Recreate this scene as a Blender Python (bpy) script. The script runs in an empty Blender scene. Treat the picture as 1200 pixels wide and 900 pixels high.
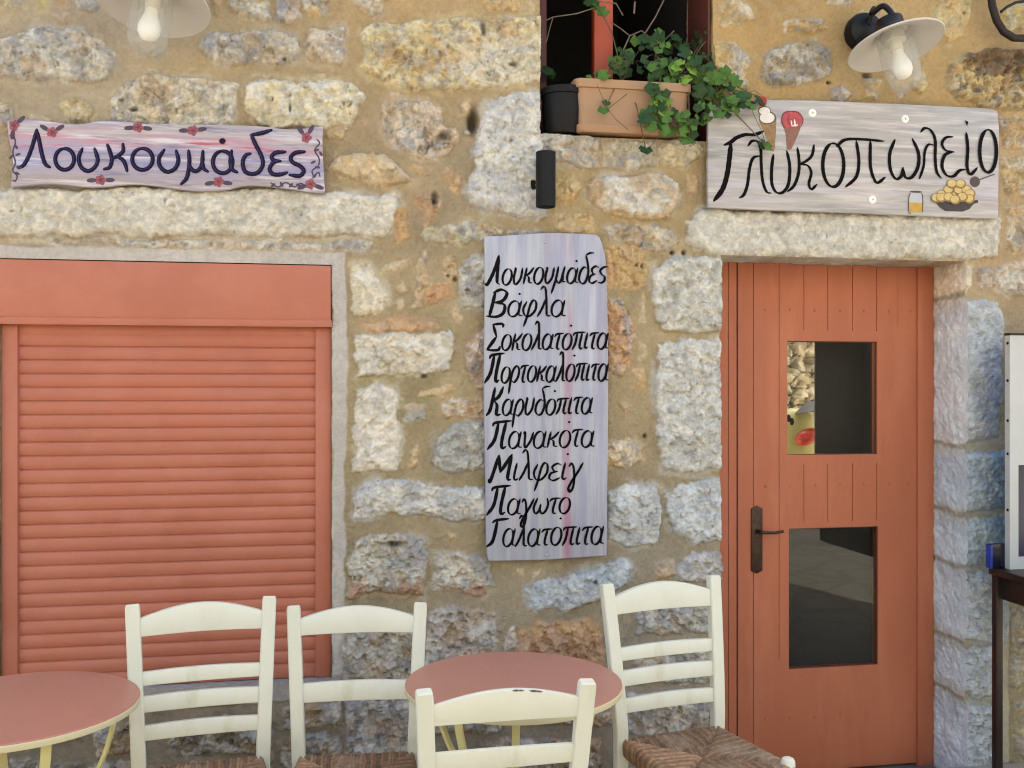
import bpy, bmesh, math, random
import numpy as np
from mathutils import Vector, Matrix
random.seed(7)
R = math.radians
S = bpy.context.scene
COL = S.collection

# ---------------------------------------------------------------- camera, world, sun, exposure
FPX, DW, HC, YAW = 1152.0, 3.75, 1.60, R(10.0)
cam_d = bpy.data.cameras.new("camera")
cam = bpy.data.objects.new("camera", cam_d); COL.objects.link(cam)
cam_d.sensor_width = 36.0; cam_d.lens = 36.0 * FPX / 1200.0
cam_d.clip_start = 0.05; cam_d.clip_end = 500
cam.location = (0, -DW, HC); cam.rotation_euler = (R(90), 0, -YAW)
S.camera = cam

SUN_EL, SUN_AZ = 50.0, 18.0        # behind the house, a little to the right (azimuth from +Y towards +X)
w = bpy.data.worlds.new("World"); S.world = w; w.use_nodes = True
nt = w.node_tree; bg = nt.nodes["Background"]
sky = nt.nodes.new("ShaderNodeTexSky"); sky.sky_type = 'NISHITA'; sky.sun_disc = False
sky.sun_elevation = R(SUN_EL); sky.sun_rotation = R(SUN_AZ)
sky.air_density = 1.0; sky.dust_density = 6.0; sky.ozone_density = 0.3
nt.links.new(sky.outputs[0], bg.inputs[0]); bg.inputs[1].default_value = 0.15
sd = bpy.data.lights.new("sun", 'SUN'); so = bpy.data.objects.new("sun", sd); COL.objects.link(so)
sd.energy = 4.0; sd.angle = R(0.5); sd.color = (1.0, 0.96, 0.86)
sv = Vector((math.sin(R(SUN_AZ)) * math.cos(R(SUN_EL)), math.cos(R(SUN_AZ)) * math.cos(R(SUN_EL)), math.sin(R(SUN_EL))))
so.rotation_euler = sv.to_track_quat('Z', 'Y').to_euler(); so.location = sv * 20
S.view_settings.view_transform = 'Standard'; S.view_settings.look = 'None'
S.view_settings.gamma = 1.0; S.view_settings.use_curve_mapping = False
S.view_settings.exposure = 1.98
try: S.cycles.filter_width = 1.15
except Exception: pass

# ---------------------------------------------------------------- picture -> place helpers
RIGHT = Vector((math.cos(YAW), -math.sin(YAW), 0)); FWD = Vector((math.sin(YAW), math.cos(YAW), 0))
def ray(px, py): return FWD + RIGHT * ((px - 600) / FPX) + Vector((0, 0, -(py - 450) / FPX))
def W(px, py, y=0.0):                 # the point on the upright plane y that shows at this pixel
    d = ray(px, py); t = (y + DW) / d.y
    return Vector((d.x * t, y, HC + d.z * t))
def A(px, py, d):                     # the point at axis depth d
    return Vector((0, -DW, HC)) + ray(px, py) * d
def WX(px, y=0.0): return W(px, 450, y).x
def PXM(px, y=0.0):                   # pixels per metre on plane y at column px
    return FPX / ((W(px, 450, y) - Vector((0, -DW, HC))).dot(FWD))

# ---------------------------------------------------------------- colour / materials
def lin(c):
    out = []
    for v in c[:3]:
        v = v / 255.0
        out.append(v / 12.92 if v <= 0.04045 else ((v + 0.055) / 1.055) ** 2.4)
    return tuple(out)
ALB = 0.80
def seen(c, k=ALB): return tuple(v * k for v in lin(c))

def new_mat(name):
    m = bpy.data.materials.new(name); m.use_nodes = True
    return m, m.node_tree, m.node_tree.nodes["Principled BSDF"]
def mat(name, c, rough=0.6, metal=0.0, var=0.12, vscale=8.0, bump=0.0, bscale=60.0, stretch=(1, 1, 1), c2=None, c2lo=0.5, c2hi=0.7, c2scale=5.0, spec=0.5, coat=0.0, wear=None, wear_lo=.54, chips=0.0):
    m, t, b = new_mat(name)
    N, L = t.nodes.new, t.links.new
    tc = N("ShaderNodeTexCoord"); mp = N("ShaderNodeMapping"); mp.inputs['Scale'].default_value = stretch
    L(tc.outputs['Object'], mp.inputs[0])
    n1 = N("ShaderNodeTexNoise"); n1.inputs['Scale'].default_value = vscale; n1.inputs['Detail'].default_value = 6
    L(mp.outputs[0], n1.inputs[0])
    ramp = N("ShaderNodeValToRGB")
    ramp.color_ramp.elements[0].position = 0.25; ramp.color_ramp.elements[1].position = 0.75
    ramp.color_ramp.elements[0].color = tuple(v * (1 - var) for v in c) + (1,)
    ramp.color_ramp.elements[1].color = tuple(min(1, v * (1 + var)) for v in c) + (1,)
    L(n1.outputs[0], ramp.inputs[0]); out = ramp.outputs[0]
    if c2:
        n2 = N("ShaderNodeTexNoise"); n2.inputs['Scale'].default_value = c2scale; n2.inputs['Detail'].default_value = 8; n2.inputs['Roughness'].default_value = .65
        L(mp.outputs[0], n2.inputs[0])
        mr = N("ShaderNodeMapRange"); mr.inputs[1].default_value = c2lo; mr.inputs[2].default_value = c2hi
        L(n2.outputs[0], mr.inputs[0])
        mx = N("ShaderNodeMix"); mx.data_type = 'RGBA'
        L(mr.outputs[0], mx.inputs[0]); L(out, mx.inputs[6]); mx.inputs[7].default_value = tuple(c2) + (1,)
        out = mx.outputs[2]
    if wear:
        ge = N("ShaderNodeNewGeometry"); nw = N("ShaderNodeTexNoise"); nw.inputs['Scale'].default_value = 26; nw.inputs['Detail'].default_value = 9; nw.inputs['Roughness'].default_value = .75
        L(tc.outputs['Object'], nw.inputs[0])
        a1 = N("ShaderNodeMapRange"); a1.inputs[1].default_value = wear_lo; a1.inputs[2].default_value = wear_lo + .06; L(ge.outputs['Pointiness'], a1.inputs[0])
        a2 = N("ShaderNodeMapRange"); a2.inputs[1].default_value = .50; a2.inputs[2].default_value = .62; L(nw.outputs[0], a2.inputs[0])
        mu = N("ShaderNodeMath"); mu.operation = 'MULTIPLY'; L(a1.outputs[0], mu.inputs[0]); L(a2.outputs[0], mu.inputs[1])
        a3 = N("ShaderNodeMapRange"); a3.inputs[1].default_value = .735 - chips*.06; a3.inputs[2].default_value = .755 - chips*.06; L(nw.outputs[0], a3.inputs[0])
        ad = N("ShaderNodeMath"); ad.operation = 'MAXIMUM'; L(mu.outputs[0], ad.inputs[0]); L(a3.outputs[0], ad.inputs[1])
        mw = N("ShaderNodeMix"); mw.data_type = 'RGBA'; L(ad.outputs[0], mw.inputs[0]); L(out, mw.inputs[6]); mw.inputs[7].default_value = tuple(wear) + (1,); out = mw.outputs[2]
    L(out, b.inputs['Base Color'])
    b.inputs['Roughness'].default_value = rough; b.inputs['Metallic'].default_value = metal
    b.inputs['Specular IOR Level'].default_value = spec
    b.inputs['Coat Weight'].default_value = coat
    if bump:
        n3 = N("ShaderNodeTexNoise"); n3.inputs['Scale'].default_value = bscale; n3.inputs['Detail'].default_value = 6
        L(mp.outputs[0], n3.inputs[0])
        bp = N("ShaderNodeBump"); bp.inputs['Strength'].default_value = bump; bp.inputs['Distance'].default_value = 0.004
        L(n3.outputs[0], bp.inputs['Height']); L(bp.outputs[0], b.inputs['Normal'])
    return m

# ---------------------------------------------------------------- mesh builder
class MB:
    def __init__(s): s.v = []; s.f = []
    def add(s, vs, fs):
        o = len(s.v); s.v += [tuple(p) for p in vs]; s.f += [tuple(i + o for i in f) for f in fs]; return s
    def box(s, lo, hi, M=None):
        x0, y0, z0 = lo; x1, y1, z1 = hi
        vs = [Vector(p) for p in ((x0,y0,z0),(x1,y0,z0),(x1,y1,z0),(x0,y1,z0),(x0,y0,z1),(x1,y0,z1),(x1,y1,z1),(x0,y1,z1))]
        if M is not None: vs = [M @ p for p in vs]
        return s.add(vs, [(0,3,2,1),(4,5,6,7),(0,1,5,4),(1,2,6,5),(2,3,7,6),(3,0,4,7)])
    def sweep(s, pts, sec, ref=Vector((0, 1, 0)), caps=True):
        """pts: list of Vector; sec(i,t)->list of 2D offsets (a along 'side', b along 'ref-ish')"""
        n = len(pts); rings = []
        for i, p in enumerate(pts):
            d = (pts[min(i + 1, n - 1)] - pts[max(i - 1, 0)]).normalized()
            side = d.cross(ref)
            if side.length < 1e-5: side = d.cross(Vector((1, 0, 0)))
            side.normalize(); up = side.cross(d).normalized()
            rings.append([p + side * a + up * b for a, b in sec(i, i / max(1, n - 1))])
        k = len(rings[0]); vs = [q for r in rings for q in r]; fs = []
        for i in range(n - 1):
            for j in range(k):
                fs.append((i*k+j, i*k+(j+1) % k, (i+1)*k+(j+1) % k, (i+1)*k+j))
        if caps: fs.append(tuple(range(k - 1, -1, -1))); fs.append(tuple((n-1)*k + j for j in range(k)))
        return s.add(vs, fs)
    def tube(s, pts, r, k=10, ref=Vector((0.13, 1, 0.07))):
        rr = (lambda i, t: r) if not callable(r) else r
        return s.sweep([Vector(p) for p in pts], lambda i, t: [(rr(i, t)*math.cos(2*math.pi*j/k), rr(i, t)*math.sin(2*math.pi*j/k)) for j in range(k)], ref)
    def bar(s, pts, hx, hy, ch=0.18, ref=Vector((0, 1, 0)), endround=0.0):
        """rectangular bar with chamfered edges, hx/hy half sizes (numbers or functions of t)"""
        n = len(pts)
        def sec(i, t):
            a = hx(t) if callable(hx) else hx; b = hy(t) if callable(hy) else hy
            c = min(a, b) * ch
            return [(a, -b+c), (a, b-c), (a-c, b), (-a+c, b), (-a, b-c), (-a, -b+c), (-a+c, -b), (a-c, -b)]
        return s.sweep([Vector(p) for p in pts], sec, ref)
    def lathe(s, prof, M=None, k=32, close=False):
        vs = []; n = len(prof)
        for r, z in prof:
            for j in range(k):
                a = 2*math.pi*j/k; p = Vector((r*math.cos(a), r*math.sin(a), z)); vs.append(M @ p if M is not None else p)
        fs = [(i*k+j, i*k+(j+1) % k, (i+1)*k+(j+1) % k, (i+1)*k+j) for i in range(n-1) for j in range(k)]
        if close: fs += [((n-1)*k+j, (n-1)*k+(j+1) % k, (j+1) % k, j) for j in range(k)]
        return s.add(vs, fs)
    def ball(s, c, rad, nu=14, nv=10, M=None):
        rx, ry, rz = rad if hasattr(rad, '__len__') else (rad,)*3
        vs = []
        for i in range(nv + 1):
            th = math.pi * i / nv
            for j in range(nu):
                ph = 2*math.pi*j/nu
                p = Vector((rx*math.sin(th)*math.cos(ph), ry*math.sin(th)*math.sin(ph), rz*math.cos(th)))
                vs.append((M @ p if M is not None else p) + Vector(c))
        fs = [(i*nu+j, (i+1)*nu+j, (i+1)*nu+(j+1) % nu, i*nu+(j+1) % nu) for i in range(nv) for j in range(nu)]
        return s.add(vs, fs)
    def prism(s, poly, y0, y1):            # poly: (x,z) list, counter-clockwise seen from -y
        n = len(poly); vs = [(x, y0, z) for x, z in poly] + [(x, y1, z) for x, z in poly]
        fs = [tuple(range(n)), tuple(range(2*n-1, n-1, -1))] + [(i, i+n, (i+1) % n + n, (i+1) % n) for i in range(n)]
        return s.add(vs, fs)
    def build(s, name, m, parent=None, smooth=True, bevel=0.0, angle=35, local=False):
        off = parent.location if (parent is not None and not local) else Vector((0, 0, 0))
        if parent is not None and not local and parent.parent is not None: off = off + parent.parent.location
        me = bpy.data.meshes.new(name)
        me.from_pydata([(p[0]-off[0], p[1]-off[1], p[2]-off[2]) for p in s.v], [], s.f)
        bm = bmesh.new(); bm.from_mesh(me)
        bmesh.ops.recalc_face_normals(bm, faces=bm.faces)
        if bevel:
            es = [e for e in bm.edges if len(e.link_faces) == 2 and e.calc_face_angle(0) > R(40)]
            bmesh.ops.bevel(bm, geom=es, offset=bevel, segments=2, affect='EDGES', profile=0.5, clamp_overlap=True)
        bm.to_mesh(me); bm.free()
        me.materials.append(m)
        o = bpy.data.objects.new(name, me); COL.objects.link(o)
        if smooth:
            me.polygons.foreach_set('use_smooth', [True]*len(me.polygons))
            try: me.set_sharp_from_angle(angle=R(angle))
            except Exception: pass
        if parent is not None: o.parent = parent
        return o

def thing(name, label, cat, loc=(0, 0, 0), group=None, rz=0.0):
    o = bpy.data.objects.new(name, None); COL.objects.link(o)
    o.location = loc; o.rotation_euler = (0, 0, rz); o.empty_display_size = 0.1
    o['label'] = label; o['category'] = cat
    if group: o['group'] = group
    return o
def np_mesh(name, V, F, m, parent=None, col=None, smooth=True):
    me = bpy.data.meshes.new(name)
    V = np.asarray(V, dtype=np.float32); F = np.asarray(F, dtype=np.int32)
    me.vertices.add(len(V)); me.vertices.foreach_set('co', V.ravel())
    k = F.shape[1]
    me.loops.add(F.size); me.loops.foreach_set('vertex_index', F.ravel())
    me.polygons.add(len(F)); me.polygons.foreach_set('loop_start', np.arange(0, F.size, k, dtype=np.int32))
    if smooth: me.polygons.foreach_set('use_smooth', np.ones(len(F), dtype=bool))
    me.update(calc_edges=True)
    if col is not None:
        ca = me.color_attributes.new('tint', 'FLOAT_COLOR', 'POINT')
        c4 = np.ones((len(V), 4), dtype=np.float32); c4[:, :3] = col
        ca.data.foreach_set('color', c4.ravel())
    me.materials.append(m)
    o = bpy.data.objects.new(name, me); COL.objects.link(o)
    if parent is not None: o.parent = parent
    return o

# ---------------------------------------------------------------- numpy noise
def vnoise(x, z, scale, seed):
    x = x * scale + seed * 17.31; z = z * scale + seed * 9.73
    xi = np.floor(x).astype(np.int64); zi = np.floor(z).astype(np.int64)
    fx = x - xi; fz = z - zi; fx = fx*fx*fx*(fx*(fx*6-15)+10); fz = fz*fz*fz*(fz*(fz*6-15)+10)
    def h(a, b):
        n = (a * 374761393 + b * 668265263 + seed * 144269) & 0xffffffff
        n = ((n ^ (n >> 13)) * 1274126177) & 0xffffffff
        return ((n ^ (n >> 16)) & 0xffff) / 32767.5 - 1.0
    return (h(xi, zi)*(1-fx) + h(xi+1, zi)*fx)*(1-fz) + (h(xi, zi+1)*(1-fx) + h(xi+1, zi+1)*fx)*fz
def fbm(x, z, scale, seed, octs=4, gain=0.5):
    s = 0; a = 1; tot = 0
    c, sn = math.cos(0.6), math.sin(0.6)
    for i in range(octs):
        s = s + a * vnoise(x, z, scale, seed + i * 7); tot += a; a *= gain; scale *= 2.03
        x, z = x*c - z*sn, x*sn + z*c
    return s / tot * 1.6
def facets(x, z, scale, seed):
    """broken-rock facets: tilted planes per jittered cell"""
    x = x * scale; z = z * scale
    xi = np.floor(x).astype(np.int64); zi = np.floor(z).astype(np.int64)
    best = np.full(x.shape, 9.0); out = np.zeros(x.shape)
    def h(a, b, s):
        n = (a * 374761393 + b * 668265263 + (seed*31 + s) * 1442695) & 0xffffffff
        n = ((n ^ (n >> 13)) * 1274126177) & 0xffffffff
        return ((n ^ (n >> 16)) & 0xffff) / 65535.0
    for dx in (-1, 0, 1):
        for dz in (-1, 0, 1):
            cx = xi + dx; cz = zi + dz
            px = cx + h(cx, cz, 1); pz = cz + h(cx, cz, 2)
            d = (x-px)**2 + (z-pz)**2
            val = (h(cx, cz, 3)-.5) + (x-px)*(h(cx, cz, 4)-.5)*1.6 + (z-pz)*(h(cx, cz, 5)-.5)*1.6
            k = d < best
            out = np.where(k, val, out); best = np.where(k, d, best)
    return out
def sstep(a, b, x):
    t = np.clip((x - a) / (b - a), 0, 1); return t*t*(3-2*t)
# ================================================================ THE STONE HOUSE
house = thing('stone_house', 'old rubble stone house front with salmon plank door, shutter and small upper window', 'house', (0.9, 0, 0))

SH_X0, SH_X1 = WX(-1.5), WX(388.6); SH_Z1, SH_Z0 = W(385, 310.5).z, W(345, 797.5).z
DR_X0, DR_X1, DR_Z1 = WX(843.5), WX(1130.5), W(845, 299.5).z
WN_X0, WN_X1, WN_Z0 = WX(632.5), WX(836), W(640, 158).z
RV = 0.226                                              # depth of the door reveal

# stones: (seen colour, how far it stands out (mm), roughness, type, outline in picture pixels)
ST = [
 ((190,186,174),20,1.2,'r',[(-8,48),(20,40),(40,33),(70,33),(95,35),(115,45),(128,62),(133,76),(125,92),(100,98),(70,92),(40,95),(20,88),(-8,90)]),
 ((190,175,140),10,.8,'r',[(-8,-8),(28,-8),(25,13),(-8,14)]),
 ((200,185,135),8,.5,'f',[(42,-8),(57,-6),(53,14),(40,13)]),
 ((185,165,142),7,.5,'f',[(62,15),(80,15),(79,27),(66,26)]),
 ((172,158,138),6,.5,'f',[(65,-6),(85,-6),(82,11),(66,11)]),
 ((170,165,160),10,.8,'r',[(88,-8),(118,-8),(112,12),(90,12)]),
 ((215,206,184),22,1.3,'r',[(131,143),(134,114),(145,100),(160,92),(175,85),(200,90),(235,92),(262,96),(280,101),(277,122),(270,150),(200,152)]),
 ((200,188,152),16,1.2,'r',[(68,122),(85,112),(104,117),(111,130),(102,143),(80,142)]),
 ((206,190,150),14,1.0,'r',[(-8,118),(12,119),(16,134),(6,150),(-8,150)]),
 ((195,178,150),6,.6,'f',[(36,135),(58,137),(60,145),(36,144)]),
 ((196,184,155),12,1.0,'r',[(266,-6),(318,-6),(318,24),(304,24),(288,22),(272,12)]),
 ((170,162,156),11,1.0,'r',[(322,-6),(352,-6),(353,22),(325,25)]),
 ((206,182,138),11,.8,'r',[(355,-6),(390,-6),(386,18),(370,20),(355,13)]),
 ((182,158,124),7,.7,'f',[(246,-5),(262,-5),(260,20),(250,18)]),
 ((192,182,162),15,1.1,'r',[(232,57),(238,45),(250,37),(280,38),(300,36),(320,32),(345,40),(350,52),(347,68),(330,74),(300,72),(270,76),(245,68)]),
 ((205,191,168),16,1.1,'r',[(360,50),(363,34),(385,33),(405,29),(408,38),(402,55),(402,75),(385,72),(365,66)]),
 ((219,209,178),20,.9,'w',[(287,101),(300,94),(330,92),(350,98),(380,94),(410,97),(425,108),(418,130),(411,148),(388,152),(350,148),(308,148),(290,130)]),
 ((198,178,140),8,.6,'f',[(382,152),(410,148),(405,162),(384,162)]),
 ((196,176,142),10,.9,'r',[(408,-6),(456,-6),(450,12),(440,22),(424,15)]),
 ((200,176,132),8,.7,'f',[(563,-6),(629,-6),(627,10),(600,12),(570,8)]),
 ((212,196,152),20,1.1,'y',[(423,60),(424,32),(440,27),(470,28),(500,22),(540,18),(575,22),(608,18),(640,18),(640,94),(600,97),(570,101),(530,104),(480,103),(445,95),(428,86)]),
 ((206,190,166),14,1.2,'r',[(448,140),(450,122),(470,116),(500,118),(516,124),(521,142),(535,150),(533,170),(529,180),(515,184),(490,183),(465,172),(454,160)]),
 ((214,196,160),9,.8,'r',[(538,122),(548,119),(553,127),(547,136),(541,134)]),
 ((206,204,196),20,.8,'w',[(573,116),(600,108),(640,107),(640,253),(610,255),(575,250),(550,240),(547,225),(555,200),(557,175),(564,150),(570,128)]),
 ((206,186,152),22,.6,'f',[(380,196),(395,181),(420,180),(450,180),(465,192),(483,212),(470,216),(440,217),(415,211),(394,203)]),
 ((186,160,124),5,.6,'f',[(478,196),(500,192),(504,205),(490,207)]),
 ((196,166,130),9,.8,'f',[(514,198),(527,196),(542,207),(536,228),(528,222)]),
 ((186,156,122),9,1.2,'f',[(486,226),(517,230),(500,269),(494,250)]),
 ((214,208,190),26,.7,'L',[(-20,222),(120,221),(380,221),(420,228),(464,231),(471,241),(468,260),(455,277),(-20,275)]),
 ((198,166,124),12,.7,'f',[(464,245),(478,240),(480,278),(462,284)]),
 ((208,200,184),9,1.3,'r',[(60,279),(150,280),(240,281),(320,284),(380,283),(440,282),(438,293),(380,291),(300,291),(200,290),(60,287)]),
 ((197,187,157),16,.8,'r',[(489,276),(510,266),(545,262),(570,262),(588,269),(588,276),(568,287),(530,286),(500,281)]),
 ((190,184,172),10,.8,'r',[(592,268),(638,269),(638,290),(592,290)]),
 ((195,184,163),15,1.0,'r',[(634,156),(655,152),(680,158),(704,164),(703,195),(690,196),(660,190),(637,188)]),
 ((190,180,155),14,.7,'r',[(706,166),(740,163),(769,165),(774,180),(770,195),(720,196),(704,195)]),
 ((215,200,167),15,.9,'r',[(772,170),(785,162),(810,160),(824,165),(823,182),(806,195),(790,196),(775,185)]),
 ((214,208,192),24,.8,'y2',[(689,217),(698,207),(710,206),(745,203),(780,206),(796,215),(797,236),(785,256),(760,257),(725,253),(700,241),(689,231)]),
 ((205,180,130),7,1.0,'f',[(645,212),(675,205),(682,220),(672,235),(654,233)]),
 ((200,180,142),8,.9,'f',[(646,252),(665,246),(690,250),(700,265),(690,274),(655,270)]),
 ((200,182,150),11,1.1,'r',[(709,266),(725,262),(770,264),(790,270),(799,285),(780,293),(755,290),(718,285)]),
 ((208,203,187),26,.6,'R',[(806,262),(812,252),(822,246),(1000,247),(1172,255),(1170,300),(1135,304),(845,301),(820,293),(808,281)]),
 ((190,165,130),6,.6,'f',[(808,205),(822,204),(820,228),(804,226)]),
 ((200,175,128),12,.9,'r',[(844,-6),(862,-6),(880,8),(886,25),(866,31),(846,29)]),
 ((190,166,114),10,.8,'r',[(834,50),(865,48),(878,70),(877,100),(866,107),(850,98),(834,78)]),
 ((168,157,133),14,1.2,'r',[(893,76),(905,60),(925,52),(960,49),(975,60),(978,80),(970,92),(940,98),(912,101),(894,96)]),
 ((196,166,118),9,.8,'r',[(918,26),(940,18),(965,22),(969,32),(945,38),(921,36)]),
 ((205,180,140),8,.8,'r',[(963,-5),(999,-5),(996,5),(970,4)]),
 ((196,176,132),10,.8,'r',[(996,22),(1012,12),(1030,13),(1034,28),(1010,36)]),
 ((185,165,150),8,.8,'r',[(973,106),(990,99),(1001,110),(991,120),(978,118)]),
 ((206,187,140),14,.6,'f',[(1101,5),(1115,-6),(1141,-6),(1137,20),(1130,40),(1115,51),(1101,36),(1099,20)]),
 ((202,184,136),22,1.6,'m',[(1108,98),(1116,74),(1135,62),(1165,57),(1185,57),(1215,60),(1215,126),(1180,129),(1150,123),(1124,116)]),
 ((210,190,142),10,1.0,'r',[(1070,82),(1084,80),(1089,100),(1081,112),(1071,102)]),
 ((190,170,125),8,1.0,'r',[(1016,90),(1033,94),(1029,116),(1017,114)]),
 ((204,186,130),12,.9,'r',[(1171,12),(1188,4),(1215,6),(1215,32),(1184,35),(1173,22)]),
 ((196,170,128),10,.9,'r',[(1172,140),(1215,134),(1215,176),(1176,173)]),
 ((200,178,136),11,.9,'r',[(1176,186),(1215,181),(1215,232),(1179,226)]),
 ((198,176,140),9,.9,'r',[(1180,242),(1215,240),(1215,292),(1182,296)]),
 ((214,202,178),10,.7,'f',[(1132,310),(1142,310),(1140,335),(1131,341)]),
 ((184,164,142),9,.9,'r',[(1145,312),(1167,312),(1165,336),(1148,340)]),
 ((212,202,182),14,.9,'r',[(1168,313),(1200,308),(1230,308),(1230,343),(1182,346),(1166,336)]),
 ((196,199,198),20,.6,'B1',[(1128,352),(1170,352),(1176,374),(1175,470),(1171,513),(1128,520)]),
 ((180,194,202),18,.8,'B2',[(1128,530),(1184,529),(1184,596),(1128,601)]),
 ((184,198,202),18,.8,'B3',[(1128,609),(1186,604),(1186,656),(1128,663)]),
 ((192,200,204),19,.9,'b',[(1128,672),(1166,670),(1185,680),(1180,755),(1128,751)]),
 ((194,201,204),20,1.0,'b',[(1128,762),(1164,756),(1172,790),(1165,816),(1145,821),(1128,808)]),
 ((190,200,206),20,1.0,'b',[(1128,825),(1164,832),(1172,860),(1170,925),(1128,925)]),
 ((186,176,146),12,1.1,'r',[(1186,712),(1235,712),(1235,812),(1188,808)]),
 ((178,166,132),14,1.1,'r',[(1190,822),(1235,820),(1235,925),(1190,925)]),
 # between shutter and door
 ((219,209,183),16,.7,'w',[(416,312),(432,310),(444,328),(451,345),(450,366),(430,370),(414,369),(412,330)]),
 ((196,178,146),6,.5,'f',[(446,315),(465,306),(479,304),(479,313),(460,320),(448,319)]),
 ((192,170,134),5,.5,'f',[(462,336),(472,330),(476,340),(470,346)]),
 ((192,172,138),5,.5,'f',[(466,350),(475,352),(472,366),(466,365)]),
 ((206,187,154),12,.8,'r',[(489,310),(496,291),(501,306),(500,332),(497,362),(485,362),(487,345)]),
 ((202,162,122),8,.8,'f',[(500,336),(515,328),(526,330),(528,346),(510,356),(500,360)]),
 ((196,172,132),7,1.0,'f',[(520,302),(536,299),(538,325),(528,333),(521,320)]),
 ((196,192,178),16,.9,'r',[(538,316),(555,298),(592,297),(592,355),(560,360),(545,359),(540,336)]),
 ((196,177,142),10,.5,'f',[(527,362),(535,357),(544,373),(540,386),(532,381)]),
 ((222,213,191),20,.8,'w',[(417,394),(440,391),(470,387),(500,391),(515,385),(528,386),(532,410),(530,433),(505,438),(470,439),(440,439),(419,439),(415,416)]),
 ((200,166,128),8,.8,'f',[(424,378),(470,374),(512,379),(500,386),(470,384),(436,389)]),
 ((182,158,134),14,.9,'r',[(549,402),(567,384),(600,384),(600,456),(556,456),(547,430)]),
 ((222,215,196),19,.5,'w',[(417,452),(440,450),(463,455),(467,476),(467,531),(463,553),(440,554),(417,550),(413,500)]),
 ((176,176,166),10,.4,'f',[(474,476),(485,471),(497,474),(499,493),(485,496),(476,491)]),
 ((204,184,146),8,.6,'f',[(490,460),(510,455),(532,451),(534,460),(515,465),(491,465)]),
 ((202,176,142),10,.9,'r',[(520,473),(545,468),(600,465),(600,489),(524,489)]),
 ((182,183,174),14,.8,'r',[(507,520),(520,505),(535,497),(600,498),(600,546),(545,554),(520,553),(509,541)]),
 ((206,190,160),8,.7,'f',[(478,541),(487,521),(495,519),(488,549),(477,549)]),
 ((202,202,196),20,1.0,'w',[(417,575),(440,565),(490,564),(510,570),(600,574),(600,609),(530,609),(490,604),(460,604),(419,607),(414,590)]),
 ((206,197,174),18,1.2,'q',[(413,634),(435,626),(470,627),(499,630),(499,670),(496,699),(470,697),(440,692),(420,701),(410,703),(409,660)]),
 ((210,201,181),15,1.0,'q',[(510,650),(530,649),(560,652),(576,660),(581,690),(560,699),(535,691),(509,692)]),
 ((196,176,140),6,.7,'f',[(524,625),(541,622),(541,632),(527,633)]),
 ((186,174,160),16,1.2,'r',[(503,722),(520,714),(542,711),(580,720),(584,760),(574,800),(498,800),(500,750)]),
 ((198,203,204),18,.7,'c',[(619,690),(640,680),(680,672),(700,665),(731,654),(742,667),(736,686),(715,696),(690,706),(660,716),(630,713),(620,702)]),
 ((184,148,116),17,1.0,'f',[(606,742),(622,734),(640,729),(690,727),(706,735),(710,785),(690,800),(606,790)]),
 ((210,196,178),8,1.0,'r',[(592,742),(604,732),(606,758),(592,762)]),
 ((208,209,204),18,.8,'b',[(713,577),(735,568),(770,570),(776,600),(770,636),(740,641),(713,633)]),
 ((208,210,206),18,.7,'b',[(781,577),(800,566),(850,560),(850,633),(815,638),(790,622),(781,600)]),
 ((182,166,142),9,.7,'f',[(764,672),(771,658),(790,655),(796,675),(775,681)]),
 ((196,194,190),16,1.0,'r',[(796,665),(815,648),(850,649),(850,684),(800,684)]),
 ((182,180,168),16,1.0,'r',[(748,716),(775,711),(850,711),(850,742),(749,744)]),
 ((172,170,158),16,1.0,'r',[(744,760),(800,754),(850,755),(850,800),(744,802)]),
 ((176,172,164),16,1.0,'r',[(732,818),(800,812),(850,813),(850,862),(732,862)]),
 ((160,158,150),14,1.0,'r',[(724,876),(850,872),(850,925),(724,925)]),
 ((168,150,126),12,1.0,'r',[(600,806),(640,800),(716,806),(718,850),(600,850)]),
 ((150,140,120),13,1.1,'r',[(500,815),(585,812),(588,858),(502,860)]),
 ((150,130,108),13,1.1,'r',[(560,870),(705,866),(706,925),(560,925)]),
 ((206,190,160),5,.4,'f',[(608,668),(614,668),(614,677),(608,676)]),
 ((206,190,160),5,.4,'f',[(624,671),(634,667),(634,675),(624,678)]),
 ((205,203,190),20,.8,'w',[(763,330),(766,312),(790,303),(850,300),(850,388),(800,390),(780,389),(770,376),(765,352)]),
 ((200,194,178),8,.6,'f',[(757,306),(775,303),(765,313),(758,315)]),
 ((202,172,122),10,.9,'f',[(714,288),(735,286),(755,292),(757,338),(735,341),(722,331),(717,310)]),
 ((206,171,126),12,.5,'f',[(707,290),(716,292),(721,330),(715,341),(707,341)]),
 ((210,171,132),16,1.2,'r',[(706,350),(730,350),(742,370),(743,396),(740,425),(728,441),(716,436),(706,400)]),
 ((200,182,146),8,.6,'f',[(751,340),(757,345),(758,376),(751,376)]),
 ((206,205,196),20,.8,'w',[(771,404),(800,398),(850,399),(850,548),(800,553),(780,553),(774,521),(769,470)]),
 ((196,176,142),9,.6,'f',[(744,432),(756,427),(760,445),(757,458),(744,455)]),
 ((196,170,130),8,.6,'f',[(724,472),(738,466),(741,478),(732,484)]),
 ((190,172,140),7,.5,'f',[(751,400),(757,404),(757,422),(751,421)]),
 ((220,196,152),14,1.0,'r',[(708,520),(735,515),(755,522),(753,541),(735,549),(708,544)]),
 # low part under the shutter, behind chairs and tables
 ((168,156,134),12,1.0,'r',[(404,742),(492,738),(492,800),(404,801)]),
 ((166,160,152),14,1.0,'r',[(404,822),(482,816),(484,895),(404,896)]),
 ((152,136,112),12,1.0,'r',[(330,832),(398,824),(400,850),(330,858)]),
 ((128,118,98),10,.9,'r',[(196,850),(318,838),(318,880),(196,890)]),
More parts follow.
